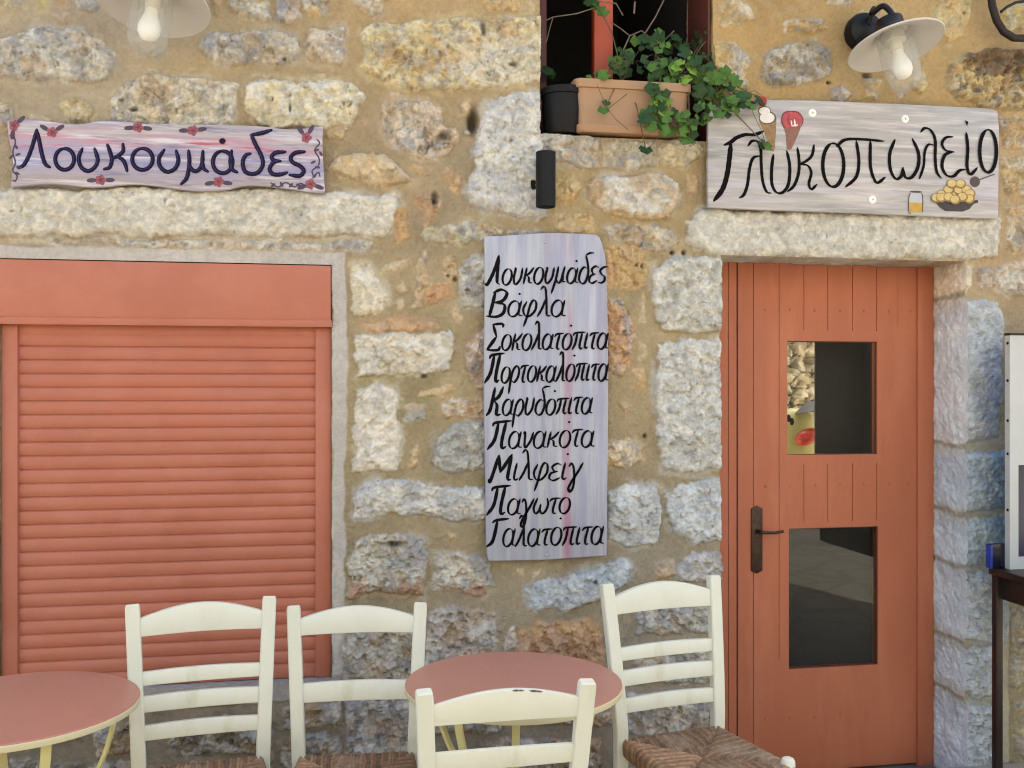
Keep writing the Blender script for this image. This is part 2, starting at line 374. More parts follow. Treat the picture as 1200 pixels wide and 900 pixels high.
 ((140,124,96),10,.9,'r',[(108,858),(152,846),(160,880),(112,888)]),
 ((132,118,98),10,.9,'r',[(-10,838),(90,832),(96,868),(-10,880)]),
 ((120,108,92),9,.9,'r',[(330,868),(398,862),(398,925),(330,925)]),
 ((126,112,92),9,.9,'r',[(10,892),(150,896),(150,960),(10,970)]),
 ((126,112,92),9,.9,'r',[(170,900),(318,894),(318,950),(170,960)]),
]
# plaster band round the shutter and along the bottom, left of the sign stand
PL = [((200,194,184),[(-40,286),(405,296),(405,303),(408,420),(404,600),(404,812),(389,812),(389,311),(-40,303)]),
      ((172,166,158),[(-40,806),(404,790),(404,818),(300,826),(-40,838)]),
      ((196,190,168),[(1166,712),(1184,712),(1184,925),(1166,925)])]
# mortar tint over the wall: (px, py, seen colour)
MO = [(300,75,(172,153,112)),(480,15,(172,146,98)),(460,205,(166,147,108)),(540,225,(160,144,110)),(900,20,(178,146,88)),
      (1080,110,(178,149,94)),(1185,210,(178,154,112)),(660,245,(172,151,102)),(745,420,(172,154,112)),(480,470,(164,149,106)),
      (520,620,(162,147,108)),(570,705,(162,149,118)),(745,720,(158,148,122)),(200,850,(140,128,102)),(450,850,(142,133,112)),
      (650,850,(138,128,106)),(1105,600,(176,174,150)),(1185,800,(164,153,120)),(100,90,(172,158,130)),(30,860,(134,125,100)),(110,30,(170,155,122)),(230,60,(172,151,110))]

def axis(lo, flo, fhi, hi, fine, coarse, edges):
    a = np.concatenate([np.arange(lo, flo, coarse), np.arange(flo, fhi, fine), np.arange(fhi, hi + coarse*.5, coarse)])
    for e in edges: a[np.argmin(np.abs(a - e))] = e
    return a
FINE = 0.004
xs = axis(-2.6, -1.40, 3.10, 4.6, FINE, 0.014, [SH_X0, SH_X1, DR_X0, DR_X1, WN_X0, WN_X1])
zs = axis(-0.15, -0.12, 3.40, 4.7, FINE, 0.014, [SH_Z0, SH_Z1, DR_Z1, WN_Z0])
GX, GZ = np.meshgrid(xs, zs)                            # [z, x]
rng = np.random.RandomState(5)
def to_xz(poly):
    return np.array([[p.x, p.z] for p in (W(a, b, -0.012) for a, b in poly)])

# mortar base
H = 0.0035*fbm(GX, GZ, 9, 3, 4) + 0.0012*fbm(GX, GZ, 70, 4, 3)
H += 0.004*fbm(GX, GZ, 3.2, 8, 2)
LUMP = np.maximum(0, facets(GX + .01*fbm(GX, GZ, 20, 41, 2), GZ, 19, 43) - .12)*sstep(.1, .5, fbm(GX, GZ, 6, 44, 3))
H += .006*LUMP
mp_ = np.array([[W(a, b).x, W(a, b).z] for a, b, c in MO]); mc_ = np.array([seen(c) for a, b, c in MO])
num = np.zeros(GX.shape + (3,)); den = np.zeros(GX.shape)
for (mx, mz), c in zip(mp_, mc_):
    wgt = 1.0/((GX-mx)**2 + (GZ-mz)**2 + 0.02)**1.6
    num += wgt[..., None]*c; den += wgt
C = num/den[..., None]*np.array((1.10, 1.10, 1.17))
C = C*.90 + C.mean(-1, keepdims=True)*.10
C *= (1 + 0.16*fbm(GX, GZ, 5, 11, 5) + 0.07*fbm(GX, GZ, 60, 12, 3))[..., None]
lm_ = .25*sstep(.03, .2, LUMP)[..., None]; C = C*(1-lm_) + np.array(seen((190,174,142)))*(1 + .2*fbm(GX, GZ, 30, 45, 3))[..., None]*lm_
ID = np.zeros(GX.shape, dtype=np.int16)
WARPX = 0.011*fbm(GX, GZ, 16, 21, 4, .6); WARPZ = 0.011*fbm(GX, GZ, 16, 22, 4, .6)

def sdf(poly, X, Z):
    n = len(poly); d = np.full(X.shape, 1e9); ins = np.zeros(X.shape, bool)
    for i in range(n):
        ax, az = poly[i]; bx, bz = poly[(i+1) % n]
        ex, ez = bx-ax, bz-az; t = np.clip(((X-ax)*ex + (Z-az)*ez)/(ex*ex+ez*ez+1e-12), 0, 1)
        d = np.minimum(d, (X-ax-t*ex)**2 + (Z-az-t*ez)**2)
        c = ((az > Z) != (bz > Z)) & (X < (bx-ax)*(Z-az)/((bz-az) if bz != az else 1e-12) + ax)
        ins ^= c
    return np.where(ins, 1, -1)*np.sqrt(d)

WHITE = np.array(seen((226,223,210))); OCH = np.array(seen((200,165,112))); GREY = np.array(seen((160,160,160)))
DARK = np.array(seen((96,76,58))); RUST = np.array(seen((176,128,100))); BLUE = np.array(seen((128,150,182)))
def put_stone(k, col, out, rough, typ, P):
    global H, C, ID
    x0, z0 = P.min(0) - .03; x1, z1 = P.max(0) + .03
    i0, i1 = np.searchsorted(xs, [x0, x1]); j0, j1 = np.searchsorted(zs, [z0, z1])
    if i1 <= i0+1 or j1 <= j0+1: return
    sl = (slice(j0, j1), slice(i0, i1)); X = GX[sl]; Z = GZ[sl]
    big = (x1-x0)*(z1-z0) > 0.03
    wk = 1.0 if big else 0.55
    d = sdf(P, X + WARPX[sl]*wk, Z + WARPZ[sl]*wk) + (.0045 if big else .002)
    out = out*0.0013; e = 0.012 if typ in 'wLRB1B2B3b' else 0.009
    prof = 1 - np.exp(-np.maximum(d, 0)/e)
    cx, cz = P.mean(0); s = 1000 + k*13
    tilt = ((X-cx)*rng.uniform(-.05, .05) + (Z-cz)*rng.uniform(-.06, .03))
    n1 = fbm(X, Z, 11, s, 4, .55); n2 = fbm(X, Z, 42, s+1, 4, .6); fa = facets(X + .02*n1, Z + .02*n2, 22, s+2)
    fb = facets(X + .01*n2, Z, 60, s+3)
    hs = out*prof + tilt*prof + rough*prof*(0.0085*n1 + 0.0080*n2 + 0.0150*fa + 0.0068*fb)
    if typ == 'L' or typ == 'R' or typ[0] == 'B': hs = out*prof + prof*rough*(.006*n1 + .0075*n2 + .007*fa + .005*fb)
    t = sstep(-.003, .007, d + .003*n2)
    hl = .6*sstep(-.026, -.002, d + .012*n1)*sstep(-.25, .35, fbm(X, Z, 10, s+40, 4, .6))*(1 if big else .4)
    C[sl] = C[sl]*(1-hl[..., None]) + np.array(seen(col))*.92*hl[..., None]
    H[sl] = H[sl]*(1-t) + hs*t
    # colour of the stone itself: crust, grey patches, ochre stains, pits
    base = np.array(seen(col)); c = np.ones(X.shape + (3,))*base
    c = c*(1 + .12*n1 + .08*n2 + .07*fb)[..., None]
    q = fbm(X, Z, 17, s+5, 5, .6); q2 = fbm(X, Z, 24, s+6, 5, .65); q3 = fbm(X, Z, 95, s+8, 2, .6)
    def mixc(c, tgt, a): return c*(1-a[..., None]) + tgt*a[..., None]
    up = (Z - P[:, 1].min())/(np.ptp(P[:, 1]) + 1e-6); rt = (X - P[:, 0].min())/(np.ptp(P[:, 0]) + 1e-6)
    kw = {'w': .75, 'L': .5, 'R': .45, 'r': .5, 'f': .12, 'y': .3, 'y2': .6, 'm': .25, 'b': .55, 'q': .6, 'c': .35}.get(typ, .4)
    c = mixc(c, WHITE if typ not in ('b', 'c', 'B1', 'B2', 'B3') else np.array(seen((208,218,220))), kw*sstep(-.05, .4, q))
    if typ in ('r', 'q', 'y', 'm', 'b', 'c'): c = mixc(c, GREY*(1.0 if typ != 'm' else .7), (.6 if typ not in 'bc' else .25)*sstep(.1, .45, q2))
    if typ in ('f', 'y', 'm', 'r', 'y2'): c = mixc(c, OCH, (.5 if typ != 'r' else .3)*sstep(.05, .5, fbm(X, Z, 13, s+9, 4)))
    if typ == 'y': c = mixc(c, np.array(seen((222,216,196))), .8*sstep(.35, .6, rt + .25*q)*sstep(.9, .5, up + .2*q2))
    if typ == 'y2': c = mixc(c, OCH, .8*sstep(.30, .05, up + .12*q)); c = mixc(c, OCH, .7*sstep(.22, .1, rt + .1*q))
    if typ == 'q': c = mixc(c, RUST, .7*sstep(.32, .1, up + .2*q2)); c = mixc(c, GREY, .6*sstep(.5, .7, rt + .2*q)*sstep(.35, .55, up))
    if typ == 'm': c = mixc(c, DARK*1.3, .8*sstep(.45, .68, up + .35*q)*sstep(.12, .25, rt)*sstep(.95, .8, rt)); c = mixc(c, DARK, .35*sstep(.2, .5, q2))
    if typ == 'B1': c = mixc(c, BLUE, .6*sstep(.75, .45, up + .15*q)*sstep(.15, .75, rt + .2*q))
    if typ == 'B2': c = mixc(c, np.array(seen((120,154,180))), .75*sstep(.45, .8, rt + .25*q))
    if typ == 'B3': c = mixc(c, np.array(seen((122,160,184))), .7*sstep(.4, .8, rt + .25*q))
    if typ == 'c': c = mixc(c, np.array(seen((176,194,204))), .35*sstep(0, .4, q))
    mot = fbm(X + .01*n2, Z, 48, s+15, 3, .6); c = mixc(c, c*np.array((.80, .82, .86)), .75*sstep(.0, .5, mot)*(1 if typ not in ('f',) else .4)); c = mixc(c, c*1.14, sstep(-.15, -.5, mot))
    pit = sstep(.80, .97, vnoise(X, Z, 62, s+21))*sstep(-.1, .3, q2)*(1.0 if rough > .45 else .5)
    H[sl] -= .005*pit*t*min(1, rough)
    c = mixc(c, DARK, .5*pit*(1 if typ not in ('f',) else .4))
    # mortar smeared over the rim of the stone
    ct = sstep(-.001, .008, d + .007*n2 + .006*n1)
    C[sl] = C[sl]*(1-ct[..., None]) + np.clip(c, .01, .9)*ct[..., None]
    ID[sl] = np.where((d > .001), k+1, ID[sl])

polys = []
for k, (col, out, rough, typ, poly) in enumerate(ST): polys.append(to_xz(poly))
# stones beyond the picture's edge so that the wall goes on
allP = polys[:]
fx0, fx1, fz1 = W(0, 450).x, W(1200, 450).x, 3.0
z = 0.02; extra = []
while z < 4.6:
    hgt = rng.uniform(.15, .28); x = -2.6 + rng.uniform(-.2, 0)
    while x < 4.6:
        wd = rng.uniform(.18, .5); cxx, czz = x + wd/2, z + hgt/2
        top_here = W(600 + FPX*math.tan(math.atan2(cxx, DW) - YAW), 0).z
        inside = (fx0 - .02 < cxx + wd/2 and cxx - wd/2 < fx1 + .02 and czz - hgt/2 < top_here + .02)
        if not inside:
            P = np.array([(x+.02, z+.02), (x+wd*.5, z+.012), (x+wd-.02, z+.02), (x+wd-.012, z+hgt*.5), (x+wd-.02, z+hgt-.03), (x+wd*.5, z+hgt-.02), (x+.02, z+hgt-.03), (x+.012, z+hgt*.5)])
            extra.append((P + rng.uniform(-.014, .014, P.shape), rng.randint(0, 4)))
        x += wd
    z += hgt
for k, (P, ci) in enumerate(extra):
    put_stone(400 + k, [(205,190,160),(186,178,164),(200,176,132),(210,204,190)][ci], 14, 1.0, ['r', 'r', 'f', 'w'][ci], P)
for i, (col, poly) in enumerate(PL):
    P = to_xz(poly); d = sdf(P, GX + .5*WARPX, GZ + .5*WARPZ); t = sstep(-.004, .004, d)
    n = fbm(GX, GZ, 8, 61+i, 4); hh = .006 + .0014*n + .0006*fbm(GX, GZ, 60, 66, 3)
    H = H*(1-t) + hh*t; cc = np.array(seen(col))*(1 + .08*n + .05*fbm(GX, GZ, 40, 67, 3))[..., None]
    C = C*(1-t[..., None]) + cc*t[..., None]
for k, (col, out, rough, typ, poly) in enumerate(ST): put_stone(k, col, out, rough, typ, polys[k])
# small filler stones pressed into the mortar between the big ones
SOLID = (ID > 0).astype(np.float32)
for i, (col, poly) in enumerate(PL): SOLID = np.maximum(SOLID, sdf(to_xz(poly), GX, GZ) > -.004)
frng = np.random.RandomState(19); made = 0
for tr_ in range(5000):
    if made >= 230: break
    fx_, fz_ = frng.uniform(fx0 - .1, fx1 + .1), frng.uniform(.0, 3.3)
    rx_ = frng.uniform(.010, .036); rz_ = rx_*frng.uniform(.35, 1.0)
    i0, i1 = np.searchsorted(xs, [fx_-rx_-.006, fx_+rx_+.006]); j0, j1 = np.searchsorted(zs, [fz_-rz_-.006, fz_+rz_+.006])
    if i1 <= i0 or j1 <= j0 or SOLID[j0:j1, i0:i1].max() > 0: continue
    n_ = frng.randint(4, 7); a0_ = frng.uniform(0, 6.28); ang_ = np.sort(a0_ + np.arange(n_)*2*math.pi/n_ + frng.uniform(-.35, .35, n_))
    P = np.stack([fx_ + rx_*np.cos(ang_)*frng.uniform(.7, 1.05, n_), fz_ + rz_*np.sin(ang_)*frng.uniform(.7, 1.05, n_)], -1)
    cq_ = [(196,178,146), (186,176,158), (204,190,164), (190,164,134), (172,168,160), (200,184,150)][frng.randint(0, 6)]
    put_stone(900 + made, cq_, frng.uniform(3, 8), .7, 'f' if frng.rand() < .6 else 'r', P)
    SOLID[j0:j1, i0:i1] = 1; made += 1
# small pits and holes in the mortar
for (a, b, rx, rz, dep) in [(554,141,6,15,.05),(788,296,3,2.5,.02),(802,296,2.5,3,.02),(752,312,2,3,.012),(745,311,2,2,.012),(509,233,4,8,.02),(462,637,9,4,.02),
                            (756,511,2.5,2.5,.015),(533,327,3,3,.015),(525,323,2,2,.012),(497,441,4,2.5,.01),(696,681,2.5,2.5,.015),(1002,76,2.5,2.5,.02),(972,96,3,2,.02),
                            (1016,88,6,4,.015),(1128,16,1.8,1.8,.02),(159,131,5,3,.02),(320,118,1.5,3,.01),(334,71,2.5,2.5,.012),(565,36,4,9,.012),(600,77,6,3,.01),(520,160,8,6,.015),(340,128,1.5,5,.012)]:
    p = W(a, b); g = np.exp(-(((GX-p.x)*PXM(a)/rx)**2 + ((GZ-p.z)*PXM(a)/rz)**2)**1.6)
    H -= dep*g; C = C*(1-.85*g[..., None]) + np.array((.03, .022, .016))*.85*g[..., None]
C = np.clip(C, .012, .92)
H += 0.0010*fbm(GX, GZ, 130, 77, 2)

# ---- wall material: tint attribute, finer mottling and grain added in the shader
def stone_material():
    m, t, b = new_mat('stone_and_mortar'); N, L = t.nodes.new, t.links.new
    at = N("ShaderNodeAttribute"); at.attribute_name = 'tint'
    tc = N("ShaderNodeTexCoord")
    n1 = N("ShaderNodeTexNoise"); n1.inputs['Scale'].default_value = 75; n1.inputs['Detail'].default_value = 8; n1.inputs['Roughness'].default_value = .7
    L(tc.outputs['Object'], n1.inputs[0])
    mr = N("ShaderNodeMapRange"); mr.inputs[1].default_value = .3; mr.inputs[2].default_value = .7; mr.inputs[3].default_value = .86; mr.inputs[4].default_value = 1.13
    L(n1.outputs[0], mr.inputs[0])
    mx = N("ShaderNodeMix"); mx.data_type = 'RGBA'; mx.blend_type = 'MULTIPLY'; mx.inputs[0].default_value = 1
    L(at.outputs['Color'], mx.inputs[6]); L(mr.outputs[0], mx.inputs[7])
    L(mx.outputs[2], b.inputs['Base Color'])
    b.inputs['Roughness'].default_value = .92; b.inputs['Specular IOR Level'].default_value = .2
    n2 = N("ShaderNodeTexNoise"); n2.inputs['Scale'].default_value = 130; n2.inputs['Detail'].default_value = 6
    L(tc.outputs['Object'], n2.inputs[0])
    bp = N("ShaderNodeBump"); bp.inputs['Strength'].default_value = .8; bp.inputs['Distance'].default_value = .004
    L(n2.outputs[0], bp.inputs['Height']); L(bp.outputs[0], b.inputs['Normal'])
    return m
M_STONE = stone_material()

nz, nx = GX.shape
ok = np.ones((nz-1, nx-1), bool); xm = (xs[1:] + xs[:-1])/2; zm = (zs[1:] + zs[:-1])/2
def cut(x0, x1, z0, z1): ok[np.ix_((zm > z0) & (zm < z1), (xm > x0) & (xm < x1))] = False
cut(SH_X0, SH_X1, SH_Z0, SH_Z1); cut(DR_X0, DR_X1, -1, DR_Z1); cut(WN_X0, WN_X1, WN_Z0, 3.9)
kL = [k for k, s in enumerate(ST) if s[3] == 'L'][0]+1; kR = [k for k, s in enumerate(ST) if s[3] == 'R'][0]+1
cid = np.maximum.reduce([np.where(ID == k, k, 0) for k in (kL, kR)])
cell = np.minimum.reduce([cid[:-1, :-1], cid[1:, :-1], cid[:-1, 1:], cid[1:, 1:]])
idx = np.arange(nz*nx).reshape(nz, nx)
VV = np.stack([GX, -H, GZ], -1).reshape(-1, 3); CC = C.reshape(-1, 3)
def surf(name, mask):
    jj, ii = np.nonzero(mask)
    F = np.stack([idx[jj, ii], idx[jj, ii+1], idx[jj+1, ii+1], idx[jj+1, ii]], -1)
    u, inv = np.unique(F, return_inverse=True)
    V = VV[u].copy(); V[:, 0] -= house.location.x
    return np_mesh(name, V, inv.reshape(F.shape), M_STONE, house, CC[u])
wall = surf('front_wall', ok & (cell == 0))
for k in (kL, kR):
    o = surf('lintel', ok & (cell == k))
    o['label'] = 'long pale stone lintel above the roller shutter' if k == kL else 'long pale stone lintel above the plank door'
# reveals: the stone carried back into each opening
def reveal(name, line, depth, nrm, n=36, amp=.006, seed=5, tint=None, edge=0.0, shade_lift=1.0, joints=()):
    P = VV[line]; c = CC[line]; m = len(line)
    kq = 19; cp_ = np.pad(c, ((kq//2, kq//2), (0, 0)), 'edge'); c = .08*c + .92*np.stack([np.convolve(cp_[:, i], np.ones(kq)/kq, 'valid') for i in range(3)], -1)
    t = np.linspace(0, 1, n)[None, :]; y0 = P[:, 1][:, None]
    Y = y0*(1-t) + depth*t
    s = P[:, 2] if abs(nrm[0]) > .5 else P[:, 0]
    Sg = np.repeat(s[:, None], n, 1)
    P = P.copy(); a_ = 0 if abs(nrm[0]) > .5 else 2
    bumpy = amp*(fbm(Sg, Y, 14, seed, 4, .6) + .6*fbm(Sg, Y, 60, seed+3, 3))*np.minimum(1, t*6)
    Xg = P[:, 0][:, None] + nrm[0]*bumpy; Zg = P[:, 2][:, None] + nrm[1]*bumpy
    cc = np.repeat(c[:, None, :], n, 1)*(1 + .12*fbm(Sg, Y, 28, seed+9, 4) + .10*fbm(Sg, Y, 9, seed+8, 3))[..., None]
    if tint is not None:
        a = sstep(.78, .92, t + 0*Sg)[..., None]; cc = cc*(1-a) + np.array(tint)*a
    cc = cc*shade_lift  # jamb colour brightened to make up for shade in the recess
    if shade_lift > 1: cc = cc*.78 + np.array(seen((206,211,212)))*(1 + .14*fbm(Sg, Y, 22, seed+30, 5, .65))[..., None]*.22*(1 - .9*sstep(.78, .92, t + 0*Sg))[..., None] + cc*.2*sstep(.78, .92, t + 0*Sg)[..., None]
    for zj in joints:
        jm = np.exp(-np.abs((Sg - zj + .012*fbm(Sg, Y, 9, seed+50, 3))/.012)**3)*(1 if shade_lift > 1 else .6)
        cc = cc*(1 - .8*jm[..., None]) + np.array(seen((172,166,142)))*.8*jm[..., None]; Xg = Xg - nrm[0]*.006*jm
    V = np.stack([Xg, Y, Zg], -1).reshape(-1, 3); V[:, 0] -= house.location.x
    g = np.arange(m*n).reshape(m, n)
    F = np.stack([g[:-1, :-1], g[:-1, 1:], g[1:, 1:], g[1:, :-1]], -1).reshape(-1, 4)
    return np_mesh(name, V, F, M_STONE, house, np.clip(cc, .01, .9).reshape(-1, 3))
def ix(a, v): return int(np.argmin(np.abs(a - v)))
iz = lambda z: ix(zs, z)
jr, jl, jt = ix(xs, DR_X1), ix(xs, DR_X0), iz(DR_Z1)
lm = seen((178,166,132))
reveal('door_jamb', idx[0:jt+1, jr], RV+.03, (-1, 0), 60, .0050, 5, lm, shade_lift=1.6, joints=[W(1130, q_).z for q_ in (346, 525, 604, 667, 757, 822)])
reveal('door_jamb', idx[0:jt+1, jl], RV+.03, (1, 0), 30, .003, 6)
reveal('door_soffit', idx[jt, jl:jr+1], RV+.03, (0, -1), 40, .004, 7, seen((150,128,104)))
wl, wr, wb = ix(xs, WN_X0), ix(xs, WN_X1), iz(WN_Z0); wt = ix(zs, 3.9)
reveal('window_jamb', idx[wb:wt+1, wl], .30, (1, 0), 30, .003, 8)
reveal('window_jamb', idx[wb:wt+1, wr], .30, (-1, 0), 30, .004, 9)
reveal('window_ledge', idx[wb, wl:wr+1], .30, (0, 1), 30, .004, 10)
reveal('window_soffit', idx[wt, wl:wr+1], .30, (0, -1), 30, .004, 14)
sl_, sr_, sb_, st_ = ix(xs, SH_X0), ix(xs, SH_X1), iz(SH_Z0), iz(SH_Z1)
reveal('shutter_jamb', idx[sb_:st_+1, sr_], .09, (-1, 0), 14, .001, 11)
reveal('shutter_jamb', idx[sb_:st_+1, sl_], .09, (1, 0), 14, .001, 12)
reveal('shutter_ledge', idx[sb_, sl_:sr_+1], .09, (0, 1), 14, .002, 13)
# ================================================================ painted joinery of the house
M_SALMON = mat('salmon_paint', seen((186,112,87), .86), .5, var=.07, vscale=3, bump=.10, bscale=45, c2=seen((194,122,98), .86), c2lo=.45, c2hi=.75, c2scale=5, spec=.4, wear=seen((158,92,70)), wear_lo=2.0, chips=-.1)
M_SALMON_DOOR = mat('salmon_door_paint', seen((187,111,79), .86), .55, var=.08, vscale=6, bump=.30, bscale=38, stretch=(1, 1, .22), c2=seen((200,124,90), .86), c2lo=.48, c2hi=.75, c2scale=7, spec=.35, wear=seen((150,86,64)), wear_lo=2.0, chips=.05)
M_REDFRAME = mat('red_window_paint', seen((196,84,52), .8), .5, var=.08)
M_DARKRED = mat('dark_red_wood', seen((92,44,32), .8), .6, var=.2, vscale=12)
M_DARK = mat('dark_interior', (.012, .010, .009), .9, var=.2)
M_CHARCOAL = mat('charcoal_panel', (.012, .011, .011), .8, var=.1, stretch=(1, 1, .1))
M_BRONZE = mat('dark_bronze', (.055, .034, .022), .42, metal=.75, var=.35, vscale=40, bump=.2, bscale=90)
M_BLACK = mat('black_metal', (.006, .006, .0065), .5, var=.2, spec=.22)

def glass_mat(name, rough=0.0, tint=(.9, .92, .9), ior=1.42, strength=1.0, dust=0.0):
    m = bpy.data.materials.new(name); m.use_nodes = True; t = m.node_tree; t.nodes.clear()
    N, L = t.nodes.new, t.links.new
    o = N("ShaderNodeOutputMaterial"); tr = N("ShaderNodeBsdfTransparent"); gl = N("ShaderNodeBsdfGlossy"); fr = N("ShaderNodeFresnel"); mx = N("ShaderNodeMixShader")
    hf = N("ShaderNodeMath"); hf.operation = 'MULTIPLY'; hf.inputs[1].default_value = strength; df = N("ShaderNodeBsdfDiffuse"); df.inputs[0].default_value = (.85, .86, .84, 1); m2 = N("ShaderNodeMixShader"); m2.inputs[0].default_value = dust
    tr.inputs[0].default_value = tint + (1,); gl.inputs['Roughness'].default_value = rough; fr.inputs[0].default_value = ior
    L(fr.outputs[0], hf.inputs[0]); L(hf.outputs[0], mx.inputs[0]); L(tr.outputs[0], m2.inputs[1]); L(df.outputs[0], m2.inputs[2]); L(m2.outputs[0], mx.inputs[1]); L(gl.outputs[0], mx.inputs[2]); L(mx.outputs[0], o.inputs[0])
    return m
M_GLASS = glass_mat('window_glass', strength=.75)

def cellmap(mb, xb, zb, fn, y0, thick):
    n, m = len(xb)-1, len(zb)-1
    d = [[fn((xb[i]+xb[i+1])/2, (zb[j]+zb[j+1])/2) for j in range(m)] for i in range(n)]
    yb = y0 + thick
    def q(a, b, c, e): mb.add([a, b, c, e], [(0, 1, 2, 3)])
    for i in range(n):
        for j in range(m):
            if d[i][j] is None: continue
            x0, x1, z0, z1 = xb[i], xb[i+1], zb[j], zb[j+1]; y = y0 + d[i][j]
            q((x0, y, z0), (x1, y, z0), (x1, y, z1), (x0, y, z1)); q((x0, yb, z0), (x0, yb, z1), (x1, yb, z1), (x1, yb, z0))
            for (di, dj, a, b) in ((-1, 0, (x0, z0), (x0, z1)), (1, 0, (x1, z0), (x1, z1)), (0, -1, (x0, z0), (x1, z0)), (0, 1, (x0, z1), (x1, z1))):
                ii, jj = i+di, j+dj
                e = d[ii][jj] if 0 <= ii < n and 0 <= jj < m else None
                ye = yb if e is None else y0 + e
                if ye > y + 1e-6: q((a[0], y, a[1]), (b[0], y, b[1]), (b[0], ye, b[1]), (a[0], ye, a[1]))
def uniq(v):
    v = sorted(v); o = [v[0]]
    for a in v[1:]:
        if a - o[-1] > 1e-5: o.append(a)
    return o

# ---------------------------------------------------------------- roller shutter
YG, YC = .018, .040
gx0, gx1 = WX(20.5, YG), WX(369.5, YG)
zb_ = W(385, 383.5, -.012).z
mb = MB(); n_sl = 26; zt, zbm = zb_ + .02, SH_Z0 + .004; per = (zb_ - SH_Z0 - .030)/n_sl
prof = []
z_ = zb_ + .012
prof.append((YC, z_))
for k in range(n_sl+1):
    zt_ = zb_ - (k-.45)*per
    if k == 0: zt_ = zb_ + .010
    for u, y in ((.0, .0), (.06, -.0035), (.25, -.0068), (.5, -.0076), (.75, -.0058), (.92, -.0022), (.97, .0018), (1.0, .0018)):
        z1 = zt_ - u*per
        prof.append((YC + y, z1))
NXS = 2
prof = [p for i, p in enumerate(prof) if i == 0 or p[1] < prof[i-1][1] + 1e-9]
vs = []
for (y, z) in prof: vs += [(gx0-.012, y, z), (gx1+.012, y, z)]
mb.add(vs, [(2*i, 2*i+1, 2*i+3, 2*i+2) for i in range(len(prof)-1)])
shut = mb.build('roller_shutter', M_SALMON, house, angle=28); shut['label'] = 'salmon roller shutter pulled down'
mb = MB(); mb.box((gx0-.004, YC-.012, SH_Z0+.003), (gx1+.004, YC+.010, SH_Z0+.034)); mb.build('bottom_rail', M_SALMON, shut, bevel=.002)
mb = MB(); bx0, bx1 = SH_X0+.002, SH_X1-.003
mb.box((bx0, -.012, zb_), (bx1, .088, SH_Z1-.004)); mb.build('shutter_box', M_SALMON, shut, bevel=.003)
mb = MB(); mb.box((bx0-.002, -.0165, zb_), (bx1+.004, -.0125, zb_+.026)); mb.build('box_lip', M_SALMON, shut, bevel=.0012)
for a, b in ((SH_X0+.002, gx0), (gx1, SH_X1-.002)):
    mb = MB(); mb.box((a, YG, SH_Z0+.002), (b, .088, zb_-.001)); mb.build('guide_rail', M_SALMON, shut, bevel=.0025)
mb = MB(); mb.box((SH_X0-.02, .095, SH_Z0-.02), (SH_X1+.02, .11, SH_Z1+.02)); mb.build('shutter_backing', M_DARK, shut)

# ---------------------------------------------------------------- plank door
YF, YL = RV-.016, RV+.004
fx = lambda px, y=YL: WX(px, y)
ztop = DR_Z1 + .03; leaf_top = ztop
zz = lambda px, py, y=YL: W(px, py, y).z
XL0, XL1 = fx(864.8), fx(1075.3)
w1 = (fx(922.5), fx(1028), zz(925, 533.5), zz(925, 399.5)); w2 = (fx(924.5), fx(1029), zz(925, 784.5), zz(925, 619.5))
g = .0016
cols = [883, 913, 942, 970, 999, 1027]
z387, z545, z612, z770 = zz(942, 387), zz(942, 544), zz(942, 612), zz(913, 772)
GR = [(883, [(-.07, 9)]), (913, [(z770, 9)]), (942, [(z387, 9), (z612, z545)]), (970, [(z387, 9), (z612, z545)]), (999, [(z387, 9), (z612, z545)]), (1027, [(z387, 9), (z612, z545)]), (1052, [(z387+.02, 9)])]
xb = [XL0, XL1, w1[0], w1[1], w2[0], w2[1]]; zb2 = [-.078, leaf_top, w1[2], w1[3], w2[2], w2[3], z387, z545, z612, z770, -.07, z387+.02]
for px, _ in GR: xb += [fx(px)-g, fx(px)+g]
xb, zb2 = uniq(xb), uniq(zb2)
def door_fn(x, z):
    for a, b, c, d in (w1, w2):
        if a < x < b and c < z < d: return None
    for px, segs in GR:
        if abs(x - fx(px)) < g:
            for z0, z1 in segs:
                if z0 < z < z1: return .0045 if px != 1052 else .0015
    return 0.0
mb = MB(); cellmap(mb, xb, zb2, door_fn, YL, .045)
door = mb.build('door', M_SALMON_DOOR, house, smooth=False); door['label'] = 'salmon painted plank door with two glass panes'
# frame: two jambs with a groove each
mb = MB(); a0, a1 = WX(843.2, YF)-.004, WX(864.2, YF)
xg1, xg2 = WX(853.5, YF), WX(860, YF)
cellmap(mb, uniq([a0, xg1-.002, xg1+.002, xg2, a1]), [-.12, ztop], lambda x, z: .005 if abs(x-xg1) < .002 else (.010 if x > xg2 else 0.0), YF, .06)
mb.build('door_frame', M_SALMON_DOOR, door, smooth=False)
mb = MB(); mb.box((WX(1075.8, YF+.006), YF+.006, -.12), (WX(1093.5, YF+.006)+.004, YF+.07, ztop)); mb.build('door_frame', M_SALMON_DOOR, door, bevel=.003)
mb = MB(); mb.box((DR_X0+.01, RV-.06, -.2), (DR_X1-.01, RV+.12, -.088)); mb.build('threshold', mat('threshold_stone', (.12,.11,.10), .8, bump=.4), door, bevel=.004)
# nails
mb = MB()
for py, lst in ((363, [897, 926, 955, 985, 1013, 1042, 1067]), (569, [897, 926, 956, 985, 1013, 1042, 1064]), (841, [897, 926, 955, 985, 1015, 1044, 1068])):
    z0 = zz(925, py)
    for px in lst:
        mb = MB(); mb.ball((fx(px), YL-.0005, z0), (.0072, .0040, .0072), 10, 6); mb.build('nail_head', M_SALMON_DOOR, door)
for (a, b, c, d) in (w1, w2):
    mb = MB(); mb.box((a-.005, YL+.016, c-.005), (b+.005, YL+.020, d+.005)); mb.build('glass_pane', M_GLASS, door, smooth=False)
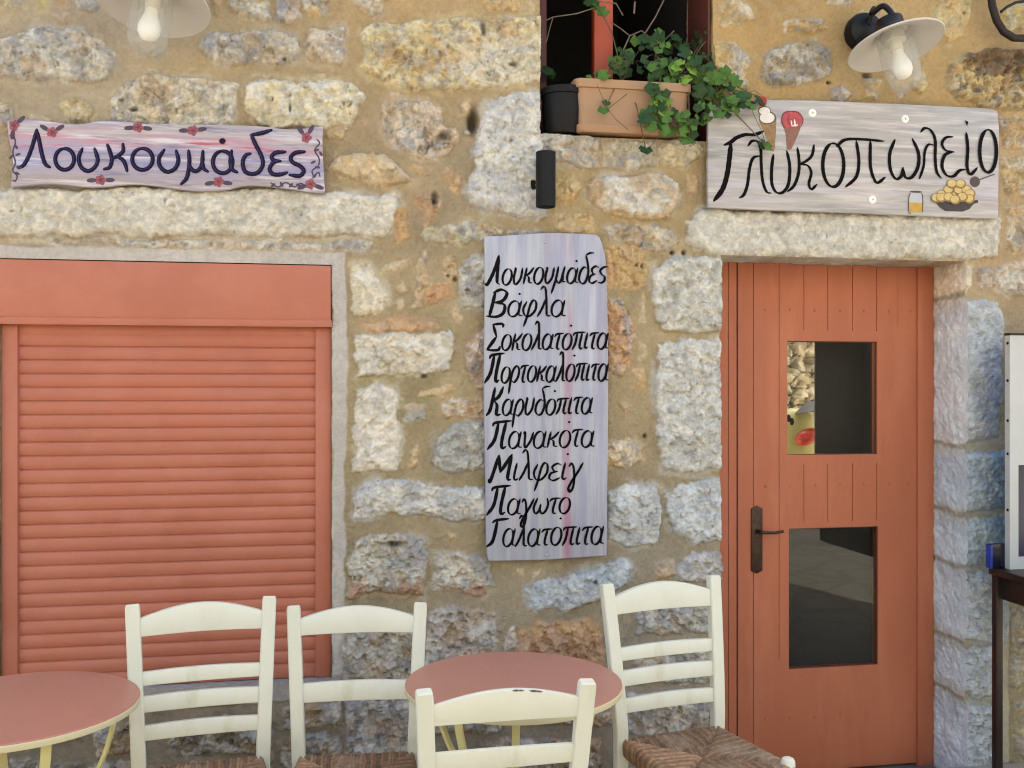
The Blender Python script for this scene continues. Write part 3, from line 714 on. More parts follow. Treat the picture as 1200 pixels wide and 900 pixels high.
# thin dark rebate round each pane
for (a, b, c, d) in (w1, w2):
    mb = MB(); q = .004
    for lo, hi in (((a, c), (a+q, d)), ((b-q, c), (b, d)), ((a+q, d-q), (b-q, d)), ((a+q, c), (b-q, c+q))):
        mb.box((lo[0], YL+.008, lo[1]), (hi[0], YL+.0155, hi[1]))
    mb.build('glazing_bead', M_DARKRED, door, smooth=False)
# charcoal blinds behind the upper pane (not covering its left end)
yb_ = YL + .175
mb = MB(); mb.box((WX(955.5, yb_), yb_, w1[2]-.10), (XL1, yb_+.012, w1[3]+.012)); mb.build('dark_panel', M_CHARCOAL, door, bevel=.003)
mb = MB(); mb.box((w2[0]-.04, YL+.046, w2[2]-.03), (w2[1]+.04, YL+.052, w2[3]+.02)); mb.build('dark_panel', M_CHARCOAL, door)  # added dark sheet stands in for the shade inside the lower pane
# handle: tall back plate with pointed ends, lever to the right
zc = zz(886, 632); x0h, x1h = fx(879.8, YL), fx(893.0, YL); zt_h, zb_h = zz(886, 592.5), zz(886, 672)
xm_ = (x0h+x1h)/2; cut_ = .012
mb = MB(); mb.prism([(xm_, zb_h), (x1h, zb_h+cut_), (x1h, zt_h-cut_), (xm_, zt_h), (x0h, zt_h-cut_), (x0h, zb_h+cut_)], YL-.007, YL-.0005)
hd = mb.build('handle', M_BRONZE, door, bevel=.002)
zl = zz(893, 622)
mb = MB(); mb.tube([(xm_, YL-.005, zl), (xm_, YL-.03, zl), (xm_+.004, YL-.045, zl), (xm_+.02, YL-.05, zl-.001), (xm_+.06, YL-.052, zl-.002), (fx(918, YL-.05), YL-.05, zl+.003)], lambda i, t: .0085-.0025*t, 12)
mb.build('lever', M_BRONZE, door)

# ---------------------------------------------------------------- upper window: dark opening with red mullion
YW = .25
mb = MB(); mb.box((WX(696.5, YW), YW, WN_Z0-.02), (WX(718.5, YW), YW+.05, 3.92)); win = mb.build('window', M_REDFRAME, house, bevel=.004)
win['label'] = 'small open upper window with dark room behind and red middle post'
for a, b in ((632, 641), (815, 836)):
    mb = MB(); x0_, x1_ = WX(a, YW), WX(b, YW)+.03
    if a == 632: x0_, x1_ = WN_X0-.01, WX(641, YW)
    mb.box((x0_, YW+.005, WN_Z0-.02), (x1_, YW+.06, 3.92)); mb.build('window_frame', M_DARKRED, win, bevel=.004)
for x0_, x1_ in ((WN_X0+.006, WN_X0+.012), (WN_X1-.018, WN_X1-.010)):
    mb = MB(); mb.box((x0_, .012 if x0_ > 1 else .05, WN_Z0+.004), (x1_, YW-.002, 3.88)); mb.build('window_lining', M_DARKRED, win, bevel=.002)
mb = MB(); mb.box((WN_X0-.05, YW+.06, WN_Z0-.06), (WN_X1+.05, YW+1.3, 4.0)); mb.f = [f for i, f in enumerate(mb.f) if i != 2]
mb.build('dark_room', M_DARK, win, smooth=False)  # near-black box stands in for the shade of the room
mb = MB(); mb.box((WN_X0, YW+.02, WN_Z0-.06), (WN_X1+.02, YW+.055, WN_Z0+.005)); mb.build('window_sill', M_DARKRED, win)

# ---------------------------------------------------------------- inner wall behind the upper pane, its room made roofless to let daylight in
yr = 1.5
p0, p1 = W(900, 500, yr), W(985, 500, yr)
rx = np.arange(p0.x - .5, p1.x + .5, .008); rz = np.arange(0.0, 2.3, .008)
QX, QZ = np.meshgrid(rx, rz)
wz = QZ + .02*fbm(QX, QZ, 6, 91, 3); wx_ = QX + .03*fbm(QX, QZ, 6, 92, 3)
def cells(x, z, sx, sz, seed):
    x = x*sx; z = z*sz; xi = np.floor(x).astype(int); zi = np.floor(z).astype(int)
    d1 = np.full(x.shape, 9.); d2 = np.full(x.shape, 9.); idc = np.zeros(x.shape)
    for dx in (-1, 0, 1):
        for dz in (-1, 0, 1):
            a, b = xi+dx, zi+dz; n = (a*374761393 + b*668265263 + seed*971) & 0xffffffff; n = ((n ^ (n >> 13))*1274126177) & 0xffffffff
            jx = ((n >> 3) & 255)/255.; jz = ((n >> 12) & 255)/255.
            d = np.hypot(x-a-.15-.7*jx, z-b-.15-.7*jz); k = d < d1
            d2 = np.where(k, d1, np.minimum(d2, d)); idc = np.where(k, ((n >> 20) & 255)/255., idc); d1 = np.where(k, d, d1)
    return d2-d1, idc
gp, idc = cells(wx_, wz, 9, 12, 3)
hq = .025*sstep(0, .1, gp) + .07*facets(QX+.03*idc, QZ, 13, 5) + .03*facets(QX, QZ, 31, 8) + .012*fbm(QX, QZ, 30, 95, 3)
cq = (np.array(seen((224,216,200),.95))*(1+.25*(idc-.5)+.35*fbm(QX, QZ, 16, 96, 4)+.3*facets(QX, QZ, 16, 7))[..., None])*(.25 + .75*sstep(.02, .10, gp + .06*fbm(QX, QZ, 30, 98, 2)))[..., None]
gi = np.arange(QX.size).reshape(QX.shape)
yw_ = np_mesh('inner_wall', np.stack([QX, yr-hq, QZ], -1).reshape(-1, 3), np.stack([gi[:-1, :-1], gi[:-1, 1:], gi[1:, 1:], gi[1:, :-1]], -1).reshape(-1, 4), M_STONE, None, np.clip(cq, .01, .9).reshape(-1, 3))
yw_['label'] = 'pale rubble wall seen through the left end of the upper door pane'; yw_['category'] = 'wall'

# unseen slabs added behind the front to block light leaks, dark around the door
M_PLAIN = mat('plain_render', (.34, .29, .21), .9, var=.15, bump=.4)
CO0, CO1 = .305, .40
for (x0_, x1_, z0_, z1_) in ((-2.58, DR_X0-.04, 0, WN_Z0-.065), (DR_X1+.04, 4.58, 0, 4.6), (DR_X0-.04, DR_X1+.04, DR_Z1+.005, WN_Z0-.065), (-2.58, WN_X0-.055, WN_Z0-.065, 4.6), (WN_X1+.055, DR_X1+.04, WN_Z0-.065, 4.6), (WN_X0-.055, WN_X1+.055, 4.01, 4.6),
                             (DR_X0-.04, w1[0]-.03, 0, DR_Z1+.005), (w1[1]+.03, DR_X1+.04, 0, DR_Z1+.005), (w1[0]-.03, w1[1]+.03, w2[3]+.03, w1[2]-.03), (w1[0]-.03, w1[1]+.03, w1[3]+.03, DR_Z1+.005), (w1[0]-.03, w1[1]+.03, 0, w2[3]+.03)):
    mb = MB(); mb.box((x0_, CO0, z0_ if z0_ else -.2), (x1_, CO1, z1_)); mb.build('leak_block', M_DARK if x0_ > DR_X0-.05 and x1_ < DR_X1+.05 else M_PLAIN, house, smooth=False)
# ================================================================ PAINTED SIGNS AND LETTERING
def catmull(pts, n=10):
    P = [Vector((a, b)) for a, b in pts]
    if len(P) == 2: return [P[0].lerp(P[1], i/n) for i in range(n+1)]
    closed = (P[0]-P[-1]).length < 1e-6
    E = ([P[-2]] + P + [P[1]]) if closed else ([P[0]*2-P[1]] + P + [P[-1]*2-P[-2]])
    out = []
    for i in range(1, len(E)-2):
        a, b, c, d = E[i-1:i+3]
        for k in range(n):
            t = k/n
            out.append(.5*((2*b) + (c-a)*t + (2*a-5*b+4*c-d)*t*t + (3*b-a-3*c+d)*t**3))
    out.append(E[-2]); return out
def ell(cx, cy, rx, ry, n=14, a0=-100):
    return [(cx + rx*math.cos(R(a0 + 360*i/n)), cy + ry*math.sin(R(a0 + 360*i/n))) for i in range(n)] + [(cx + rx*math.cos(R(a0)), cy + ry*math.sin(R(a0)))]
class Paint:
    """flat paint strokes on an upright board face: picture pixels are carried to the plane y"""
    def __init__(s, y): s.y = y; s.k = 0; s.mb = MB()
    def P(s, p): return W(p[0], p[1], s.y - s.k*0.00012)
    def stroke(s, pts, wpx, pen=None, taper=.45, n=8, raw=False):
        s.k += 1
        c = [Vector(p) for p in pts] if raw else catmull(pts, n)
        m = len(c); Lr = []; acc = 0; ln = [0]
        for i in range(1, m): acc += (c[i]-c[i-1]).length; ln.append(acc)
        acc = max(acc, 1e-6)
        for i in range(m):
            d = c[min(i+1, m-1)]-c[max(i-1, 0)]
            if d.length < 1e-9: d = Vector((1, 0))
            d.normalize(); nrm = Vector((-d.y, d.x)); t = ln[i]/acc
            wd = wpx
            if pen is not None: wd *= .55 + .55*abs(d.x*math.sin(R(pen)) - d.y*math.cos(R(pen)))
            e = min(t, 1-t)*acc/(wpx*1.6); wd *= taper + (1-taper)*min(1, e)**.6
            wd *= 1 + .10*math.sin(i*1.7 + s.k) * .6
            Lr.append((c[i]+nrm*wd/2, c[i]-nrm*wd/2, d, wd))
        vs = []; fs = []
        for a, b, d, wd in Lr: vs += [s.P(a), s.P(b)]
        fs += [(2*i, 2*i+1, 2*i+3, 2*i+2) for i in range(m-1)]
        for end in (0, m-1):                    # round caps
            a, b, d, wd = Lr[end]; cc = (a+b)/2; sg = -1 if end == 0 else 1
            arc = [cc + (a-cc)*math.cos(R(q)) + d*sg*(wd/2)*math.sin(R(q)) for q in range(0, 181, 30)]
            o = len(vs); vs += [s.P(p) for p in arc]; fs.append(tuple(range(o, o+len(arc))))
        s.mb.add(vs, fs)
    def blob(s, poly):
        s.k += 1; s.mb.add([s.P(p) for p in poly], [tuple(range(len(poly)))])
    def disc(s, cx, cy, rx, ry=None, n=16, rot=0):
        ry = ry or rx; c, q = math.cos(R(rot)), math.sin(R(rot))
        s.blob([(cx + rx*math.cos(2*math.pi*i/n)*c - ry*math.sin(2*math.pi*i/n)*q, cy + rx*math.cos(2*math.pi*i/n)*q + ry*math.sin(2*math.pi*i/n)*c) for i in range(n)])
    def build(s, name, m, parent):
        return s.mb.build(name, m, parent, smooth=False)

def board_mat(name, base, bands, stretch, scale=3.0, rough=.6):
    """washed board: base colour, then thin streaky layers of other colours; bands: (colour, lo, hi, seed offset, axis, centre, halfwidth)"""
    m, t, b = new_mat(name); N, L = t.nodes.new, t.links.new
    tc = N("ShaderNodeTexCoord"); out = None
    rgb = N("ShaderNodeRGB"); rgb.outputs[0].default_value = base + (1,); out = rgb.outputs[0]
    sx = N("ShaderNodeSeparateXYZ"); L(tc.outputs['Object'], sx.inputs[0])
    for (c, lo, hi, seed, ax, cen, hw) in bands:
        mp = N("ShaderNodeMapping"); mp.inputs['Location'].default_value = (seed*3.1, seed*1.7, seed*2.3); mp.inputs['Scale'].default_value = stretch
        L(tc.outputs['Object'], mp.inputs[0])
        n = N("ShaderNodeTexNoise"); n.inputs['Scale'].default_value = scale; n.inputs['Detail'].default_value = 7; n.inputs['Roughness'].default_value = .6
        L(mp.outputs[0], n.inputs[0])
        mr = N("ShaderNodeMapRange"); mr.inputs[1].default_value = lo; mr.inputs[2].default_value = hi; L(n.outputs[0], mr.inputs[0])
        f = mr.outputs[0]
        if ax is not None:
            d = N("ShaderNodeMath"); d.operation = 'SUBTRACT'; L(sx.outputs[ax], d.inputs[0]); d.inputs[1].default_value = cen
            ab = N("ShaderNodeMath"); ab.operation = 'ABSOLUTE'; L(d.outputs[0], ab.inputs[0])
            m2 = N("ShaderNodeMapRange"); m2.inputs[1].default_value = hw; m2.inputs[2].default_value = hw*.3; L(ab.outputs[0], m2.inputs[0])
            mu = N("ShaderNodeMath"); mu.operation = 'MULTIPLY'; L(f, mu.inputs[0]); L(m2.outputs[0], mu.inputs[1]); f = mu.outputs[0]
        mx = N("ShaderNodeMix"); mx.data_type = 'RGBA'; L(f, mx.inputs[0]); L(out, mx.inputs[6]); mx.inputs[7].default_value = tuple(c) + (1,); out = mx.outputs[2]
    L(out, b.inputs['Base Color']); b.inputs['Roughness'].default_value = rough; b.inputs['Specular IOR Level'].default_value = .35
    n3 = N("ShaderNodeTexNoise"); n3.inputs['Scale'].default_value = 30; mp = N("ShaderNodeMapping"); mp.inputs['Scale'].default_value = stretch
    L(tc.outputs['Object'], mp.inputs[0]); L(mp.outputs[0], n3.inputs[0])
    bp = N("ShaderNodeBump"); bp.inputs['Strength'].default_value = .15; bp.inputs['Distance'].default_value = .003; L(n3.outputs[0], bp.inputs['Height']); L(bp.outputs[0], b.inputs['Normal'])
    return m
K = .80
M_INK = mat('navy_lettering_paint', seen((30,24,58), .75), .6, var=.3, vscale=30, spec=.12)
M_BLACKINK = mat('black_lettering_paint', (.0035, .0025, .0035), .6, var=.3, vscale=30, spec=.08)
M_PETAL = mat('rose_petal_paint', seen((156,80,94), K), .6, var=.35, vscale=90)
M_PETALD = mat('dark_rose_paint', seen((120,46,62), K), .6, var=.2, vscale=60)
M_LEAFP = mat('plum_leaf_paint', seen((74,58,80), K), .6, var=.3, vscale=60)

def board(root, outline, yf, th, m, name='board', bev=.003):
    mb = MB(); pts = [W(a, b, yf) for a, b in outline]
    mb.prism([(p.x, p.z) for p in pts], yf, yf+th)
    return mb.build(name, m, root, bevel=bev, angle=50)
def smooth_outline(pts, n=5):
    return [(p.x, p.y) for p in catmull(pts, n)][:-1]

# ---------------------------------------------------------------- left sign: doughnuts
YS = -.050; c_ = W(194, 182, YS)
sg = thing('shop_sign', 'long wavy edged pink and lilac sign with red flowers above the shutter', 'sign', (c_.x, YS, c_.z))
mL = board_mat('pink_lilac_wash', seen((180,170,180), K), [
    (seen((204,148,160), K), .40, .62, 1, 2, .045, .06), (seen((196,190,182), K), .45, .62, 2, 2, .085, .05), (seen((150,152,196), K), .38, .60, 3, 2, -.03, .07),
    (seen((222,218,222), K), .52, .66, 4, None, 0, 0), (seen((198,88,110), K), .58, .66, 5, 2, .035, .035), (seen((120,112,140), K), .56, .70, 6, None, 0, 0), (seen((170,160,156), K), .5, .65, 7, 2, -.1, .05)], (1.2, 1, 16))
top = catmull([(8,141),(30,139),(60,142.5),(90,145.5),(130,140.5),(170,144.5),(240,146),(300,147.5),(340,151.5),(379,148)], 5)
rgt = catmull([(379,148),(378,165),(379,195),(381,226)], 4); bot = catmull([(381,226),(365,225.5),(330,220),(290,217.5),(260,223),(225,223.5),(160,215.5),(110,219.5),(60,215.5),(12,219)], 5); lft = catmull([(12,219),(15,190),(10,160),(8,141)], 4)
ol = [(p.x, p.y) for seg in (top, rgt, bot, lft) for p in seg[:-1]]
board(sg, ol[::-1], YS, .022, mL)
LL = [
 [[(43,152),(39.5,166),(34,182),(28,193),(21.5,197)], [(43,152),(46,165),(49,180),(53,192),(58.5,196)]],
 [ell(75.8,186.5,11,12.5)],
 [[(96.5,174),(92.3,185),(95,195.5),(103,200.5),(111,196),(114.5,187),(110.8,174)]],
 [[(125.8,169.5),(129,178),(131,187),(128.5,196),(122,198.3)], [(144,168.5),(144.3,177),(138.5,182.5),(131.5,186)], [(137,183.5),(143.5,187),(147,193),(149,200.5)]],
 [ell(167,186.5,12,12.5)],
 [[(192.5,175.5),(186.2,186),(188.3,196),(196,201.3),(205,197.5),(209,188),(206.5,176.5)]],
 [[(221,176.5),(222,187),(221.3,198),(218.5,209),(212.5,215.5)], [(221.7,193),(226,199.5),(231.5,200),(236.5,193),(237.8,177)], [(237.2,187),(238.5,197),(243.5,201)]],
 [ell(261,190,11.5,13), [(271.5,176.5),(270,190),(272.5,198.5),(278,202)]],
 [[(318,152.5),(306.5,156),(294.5,158)], [(294.5,158),(300,170),(306.5,183),(308,193),(303,201.5),(295,204),(287,200.5),(284.5,190),(288,182),(293.5,180)]],
 [[(334.5,178),(323,179),(318.3,184),(321.5,188),(328.5,188.7)], [(326,188.8),(320,191),(316,198),(320,204),(328.5,204.5),(336.5,202.2)]],
 [[(357,177.8),(346.5,179),(340.8,184.5),(343.5,190.5),(351.5,194.5),(356,200),(351.5,206),(339.5,205)]],
]
pt = Paint(YS-.0009)
for L_ in LL:
    for s_ in L_: pt.stroke(s_, 5.0, pen=None, taper=.6)
pt.disc(260.6, 165.2, 3.8, 3.4)
lt = pt.build('lettering', M_INK, sg)
ph = Paint(YS-.0045)
for L_ in LL:
    for s_ in L_: ph.stroke([(a-.7, b-.3) for a, b in s_], 1.1, taper=.2)
ph.build('lettering_highlight', mat('violet_grey_paint', seen((62,55,96), .75), .6, var=.35, vscale=40, spec=.1), lt)
rr = random.Random(3)
for (fx_, fy_, la) in [(16.5,147,(-40,100)),(61,155,(-150,-30)),(162,149,(175,8)),(226,153,(180,-8)),(118,211,(178,0)),(256,213,(170,8)),(359,161,(-130,-60)),(364,215.5,(160,20))]:
    pl = Paint(YS-.0007)
    for a in la:
        pl.disc(fx_+10.5*math.cos(R(a)), fy_+10.5*math.sin(R(a)), 6.2, 2.7, 12, a)
    lf = pl.build('painted_leaves', M_LEAFP, sg)
    pp = Paint(YS-.0012)
    for k in range(5):
        a = 72*k + rr.uniform(-12, 12); pp.disc(fx_+3.7*math.cos(R(a)), fy_+3.7*math.sin(R(a)), 3.0, 2.5, 12, a)
    fl = pp.build('painted_flower', M_PETAL, sg)
    pc = Paint(YS-.0020); pc.disc(fx_, fy_, 1.9, 1.9, 10)
    for k in range(5): a = 72*k+36; pc.stroke([(fx_+1.5*math.cos(R(a)), fy_+1.5*math.sin(R(a))), (fx_+5.5*math.cos(R(a)), fy_+5.5*math.sin(R(a)))], .8, n=3)
    pc.build('flower_centre', M_PETALD, fl)
pv = Paint(YS-.0008)
for s_ in ([(14,155),(18,166),(15,178),(18,190),(15,200),(20,206),(18,212),(14,211)], [(371,163),(374.5,168),(369,176),(374,186),(373,194),(366,200),(367.5,207)], [(317,214),(326,219),(335,214),(345,219),(352,215),(358,218)],[(366,208),(373,202),(375,207)]):
    pv.stroke(s_, 1.8)
for (a, b, r_) in [(19,172,60),(13,184,130),(21,181,-20),(20,203,20),(371,176,-20),(376,180,60),(367,190,150),(372,196,10),(320,217,-40),(330,216,60),(341,217,-50),(350,217,30),(369,206,-60),(15,160,80),(22,196,10)]:
    pv.disc(a, b, 3.4, 1.5, 10, r_)
pv.build('painted_vine', M_LEAFP, sg)

# ---------------------------------------------------------------- right sign: sweet shop
YS2 = -.062; c_ = W(1000, 188, YS2)
sg2 = thing('shop_sign', 'wide pale sign with painted ice cream cones and thin black lettering above the door', 'sign', (c_.x, YS2, c_.z))
mR = board_mat('pale_grey_wash', seen((186,183,178), K), [
    (seen((214,208,204), K), .46, .62, 1, None, 0, 0), (seen((170,168,166), K), .48, .62, 2, None, 0, 0), (seen((190,168,178), K), .58, .72, 3, None, 0, 0), (seen((200,196,206), K), .5, .64, 4, 2, -.12, .12), (seen((150,150,146), K), .56, .68, 5, 2, 0, .1)], (1.0, 1, 14))
ol = [(830,136),(833,130),(840,125),(862,121),(885,117),(950,117.5),(1040,121),(1110,124.5),(1160,127),(1169,130),(1171,150),(1170.5,200),(1170,256),(1100,254),(1000,249.5),(900,246),(830,243),(829.5,190)]
board(sg2, ol[::-1], YS2, .020, mR)
RR_ = [
 ([(856.5,167),(855,184),(852,205),(846.5,222),(836.5,235.5)], 5.4), ([(848.5,170),(856.5,166.5),(863,161.5),(873.4,157.8),(884,157.8),(895,153.8)], 4.6),
 ([(876.5,171),(881.4,165.3),(888,166.2),(891.5,174.7),(892,192.5),(893.8,212),(898.3,224.5),(904,226.5)], 3.4), ([(890.3,182.7),(882.5,185.4),(878.3,197.8),(876,216),(871.8,228),(866.5,232)], 3.4),
 ([(906.3,181),(904.3,198),(904.8,216),(910,225.4),(917.5,225.2),(924,215.6),(925.5,195),(922,176.5)], 3.6),
 ([(934.5,173),(936.5,189),(935.6,204),(930.5,217.5),(923,224.5)], 3.4), ([(954,169.5),(951.6,181.8),(945,188.5),(936.5,192.5)], 3.2), ([(937.4,192.6),(946.5,194),(950.7,202.5),(948,215),(950.8,221.8),(957.5,216)], 3.2),
 (ell(976.5,193.4,12.3,25.5,16), 4.0),
 ([(980.5,171.5),(991,163.6),(1013,163.4),(1036,165.5)], 4.0), ([(1003.5,165),(1006.5,188),(1003.5,207),(991,219)], 3.6), ([(1020,165),(1020.2,195),(1025.5,212),(1030,213.5),(1037.5,207.5)], 3.6),
 ([(1048.8,163.5),(1042.8,180),(1043.6,198.5),(1049.8,209.6),(1056.3,206),(1058.3,196)], 3.6), ([(1058.3,197),(1060,206),(1064,209),(1070.2,206),(1076.2,194),(1076.2,178.5),(1069.2,162.5)], 3.8),
 ([(1079,154.8),(1083.6,150.2),(1090.7,152.6),(1096,164),(1096,185),(1097.8,201),(1103,209)], 3.4), ([(1095,170.2),(1088,169.5),(1083.8,178),(1082.5,194),(1077.6,209.5)], 2.8),
 ([(1117,160.2),(1108.4,161.3),(1104,168.4),(1108.4,176),(1118.6,178.2)], 3.2), ([(1117,178),(1107.6,181.5),(1104,194),(1108.8,204.8),(1117.3,206.5),(1124.4,200),(1131.5,198.5)], 3.6),
 ([(1132.4,155.5),(1134.2,174),(1133.3,194),(1137,204.3),(1145.5,196.5)], 3.6), (ell(1158,177,9.8,25,16), 4.0),
]
pt = Paint(YS2-.0009)
for s_, wd in RR_: pt.stroke(s_, wd*1.02, pen=25, taper=.35)
pt.blob([(1130.6,140.8),(1135,142.8),(1133.4,147.6)])
pt.build('lettering', M_BLACKINK, sg2)
M_CONE = mat('cone_paint', seen((150,118,74), K), .6, var=.3, vscale=70); M_CREAM = mat('cream_paint', seen((236,230,222), K), .6, var=.1, vscale=60)
M_RED = mat('cherry_paint', seen((170,24,32), K), .5, var=.2, vscale=60); M_BERRY = mat('berry_ice_paint', seen((184,70,76), K), .5, var=.35, vscale=60)
M_CONE2 = mat('brown_cone_paint', seen((140,96,78), K), .6, var=.25, vscale=70); M_LINE = mat('dark_outline_paint', seen((84,68,62), K), .6)
M_BALL = mat('golden_dough_paint', seen((214,188,120), K), .55, var=.2, vscale=70); M_BOWLP = mat('dark_bowl_paint', seen((62,54,54), K), .6, var=.3, vscale=60)
M_HONEY = mat('honey_paint', seen((200,160,60), K), .5, var=.2, vscale=60); M_JAR = mat('jar_paint', seen((198,200,204), K), .5, var=.1); M_BALLD = mat('brown_dough_paint', seen((150,120,62), K), .6, var=.2)
def pic(name, m, fn, parent, dy):
    p = Paint(YS2-dy); fn(p); return p.build(name, m, parent)
cone = pic('painted_cone', M_CONE, lambda p: p.blob([(889,140),(910,138),(909.5,150),(908,174),(906.5,178),(904,175)][::-1]), sg2, .0016)
pic('scoop_outline', M_LINE, lambda p: (p.disc(896, 130, 7.6, 5.6, 18), p.disc(899.5, 138, 10, 7.6, 20)), cone, .0020)
pic('ice_scoop', M_CREAM, lambda p: (p.disc(896, 130, 6.6, 4.6, 18), p.disc(899, 138, 8.8, 6.4, 20)), cone, .0028)
pic('cherry', M_RED, lambda p: p.disc(893.5, 118.5, 5.2, 5.8, 16), cone, .0034)
cone2 = pic('painted_cone', M_CONE2, lambda p: p.blob([(918,147),(939,147),(936,156),(928,174),(925,176),(922,174),(921,157)][::-1]), sg2, .0016)
pic('ice_scoop', M_BERRY, lambda p: (p.disc(923, 139, 7.5, 9, 18), p.disc(932, 139.5, 8.5, 9.2, 18), p.disc(928, 144, 10, 7, 18)), cone2, .0022)
pic('ice_outline', M_PETALD, lambda p: (p.stroke([(919,150),(916,141),(919,132.5),(927,130.5),(936,132),(941,140),(939,148)], 1.2), p.stroke([(926,134),(923,141),(927,147)], 1.0)), cone2, .0030)
pic('cream_drip', M_CREAM, lambda p: (p.stroke([(927,141),(928,147)], 1.6), p.stroke([(931,140),(932,147),(935,146)], 2.0), p.stroke([(927.5,147.5),(934,147)], 1.8)), cone2, .0036)
jar = pic('painted_jar', M_JAR, lambda p: p.blob([(1067,226),(1080,226),(1081.5,233),(1080.5,249),(1065.5,249),(1065,233)][::-1]), sg2, .0012)
pic('honey', M_HONEY, lambda p: p.blob([(1065.6,237),(1081,238),(1080.3,248.6),(1066,248.6)][::-1]), jar, .0018)
pic('jar_outline', M_LINE, lambda p: (p.stroke([(1067,226),(1065,233),(1065,248),(1068,250)], 1.0), p.stroke([(1080,226),(1081.5,233),(1081,249)], 1.0), p.stroke([(1067,224.5),(1080,225)], 2.2)), jar, .0024)
bowl = pic('painted_bowl', M_BOWLP, lambda p: p.blob([(1092.5,232),(1097,234.5),(1120,237),(1140,235),(1146,234),(1146.5,237.5),(1141,239),(1136,245),(1128,248),(1108,247.5),(1101,243)][::-1]), sg2, .0012)
def balls(p, k=0.0):
    for a, b in [(1102,230),(1097.5,232),(1110,233.5),(1118,234),(1127,234),(1136,232),(1104,228),(1112,222.5),(1124,223.5),(1132,222.5),(1137,226),(1116,215),(1126,215.5),(1121,228),(1130,229)]:
        p.disc(a-k, b-k, 6.2-2*k, 5.2-1.6*k, 14)
pd_, pl_ = Paint(YS2-.0018), Paint(YS2-.0018)
for i, (a, b) in enumerate([(1121,228),(1130,229),(1104,228),(1112,222.5),(1124,223),(1133,222.5),(1137,227),(1116,215.5),(1126,215.5),(1097.5,232),(1136,233),(1103,231.5),(1112,231),(1128,231),(1119.5,234)]):
    pd_.k, pl_.k = 3*i, 3*i + 1
    pd_.disc(a, b, 6.4, 5.6, 16); pl_.disc(a-.5, b-.7, 5.0, 4.2, 16)
pd_.build('dough_shade', M_BALLD, bowl); pl_.build('dough_balls', M_BALL, bowl)
pic('painted_spoon', M_LINE, lambda p: (p.disc(1142.5, 213, 6, 6.4, 16), p.stroke([(1147,211),(1156,207.5),(1166,204)], 1.3)), sg2, .0012)
M_WASHER = mat('white_washer', (.8,.8,.76), .4); M_STEEL = mat('steel_screw', (.45,.45,.44), .35, metal=.9)
for a, b in ((952,132.5),(1060.5,139.5),(1022.5,234)):
    p = W(a, b, YS2)
    mb = MB(); mb.lathe([(.0,.001),(.0165,.001),(.0165,-.002),(.010,-.0045),(.004,-.005),(0,-.005)], Matrix.Translation((p.x, p.y, p.z)) @ Matrix.Rotation(R(-90), 4, 'X'), 24)
    # lathe axis: local z becomes world -y/+y
    o = mb.build('washer', M_WASHER, sg2)
    mb = MB(); mb.ball((p.x, p.y-.005, p.z), (.0045, .0022, .0045), 10, 6); mb.build('screw', M_STEEL, o)

# ---------------------------------------------------------------- menu board
YS3 = -.052; c_ = W(640, 465, YS3)
mn = thing('menu_board', 'tall pale lilac menu board with nine handwritten lines of black lettering', 'menu board', (c_.x, YS3, c_.z))
mM = board_mat('lilac_wash', seen((170,175,190), K), [
    (seen((204,205,212), K), .40, .66, 1, None, 0, 0), (seen((164,162,182), K), .44, .70, 2, None, 0, 0), (seen((182,170,182), K), .56, .76, 3, None, 0, 0), (seen((192,198,196), K), .50, .72, 4, None, 0, 0), (seen((186,130,154), K), .38, .62, 5, 0, .085, .028), (seen((140,144,162), K), .60, .74, 6, None, 0, 0)], (7, 1, 0.5))
ol = catmull([(567.5,277),(600,275.5),(640,273),(672,273.5),(698,275)], 4)[:-1] + catmull([(698,275),(703,279),(707,291),(710,305),(712,360),(713,450),(712,560),(711,651)], 5)[:-1] + catmull([(711,651),(690,652.5),(640,656),(600,657),(573,657.5)], 4)[:-1] + catmull([(573,657.5),(570,640),(569,560),(567,460),(568,360),(567.5,277)], 4)[:-1]
board(mn, [(p.x, p.y) for p in ol][::-1], YS3, .016, mM)
G_ = {}
def gl(ch, adv, *st): G_[ch] = (adv, st)
al = [ell(.36,.5,.33,.5,12,60)]; alst = [(.74,1.0),(.69,.5),(.72,.12),(.95,.06)]
gl('α', .92, al[0], alst); gl('ά', .92, al[0], alst, 'dot.55,1.45')
gl('ο', .82, ell(.38,.5,.34,.5,12,90)); gl('ό', .82, ell(.38,.5,.34,.5,12,90), 'dot.48,1.5')
gl('υ', .84, [(.06,.95),(.14,.98),(.1,.45),(.22,.05),(.42,.05),(.64,.4),(.66,1)])
gl('κ', .80, [(.16,1.0),(.12,.5),(.10,0)], [(.7,1.0),(.45,.68),(.14,.5)], [(.2,.54),(.42,.4),(.52,.1),(.74,.06)])
gl('μ', .92, [(.16,1),(.12,.3),(-.06,-.6)], [(.12,.3),(.3,.03),(.52,.15),(.66,1)], [(.64,.5),(.66,.12),(.88,.08)])
gl('δ', .86, [(.92,1.78),(.6,1.78),(.32,1.66)], [(.32,1.66),(.55,1.2),(.72,.6),(.6,.08),(.34,0),(.08,.25),(.1,.7),(.32,.95),(.56,.88)])
gl('ε', .68, [(.62,.92),(.35,1.02),(.1,.82),(.26,.56),(.45,.54)], [(.42,.54),(.08,.42),(.04,.12),(.3,-.02),(.64,.14)])
gl('ς', .66, [(.66,1),(.32,.98),(.08,.76),(.25,.52),(.5,.36),(.54,.1),(.32,-.04),(.04,.02)])
gl('φ', .92, [(.16,.92),(.02,.45),(.2,.05),(.5,.04),(.76,.4),(.74,.85),(.55,1.0),(.4,.7),(.33,0),(.22,-.62)])
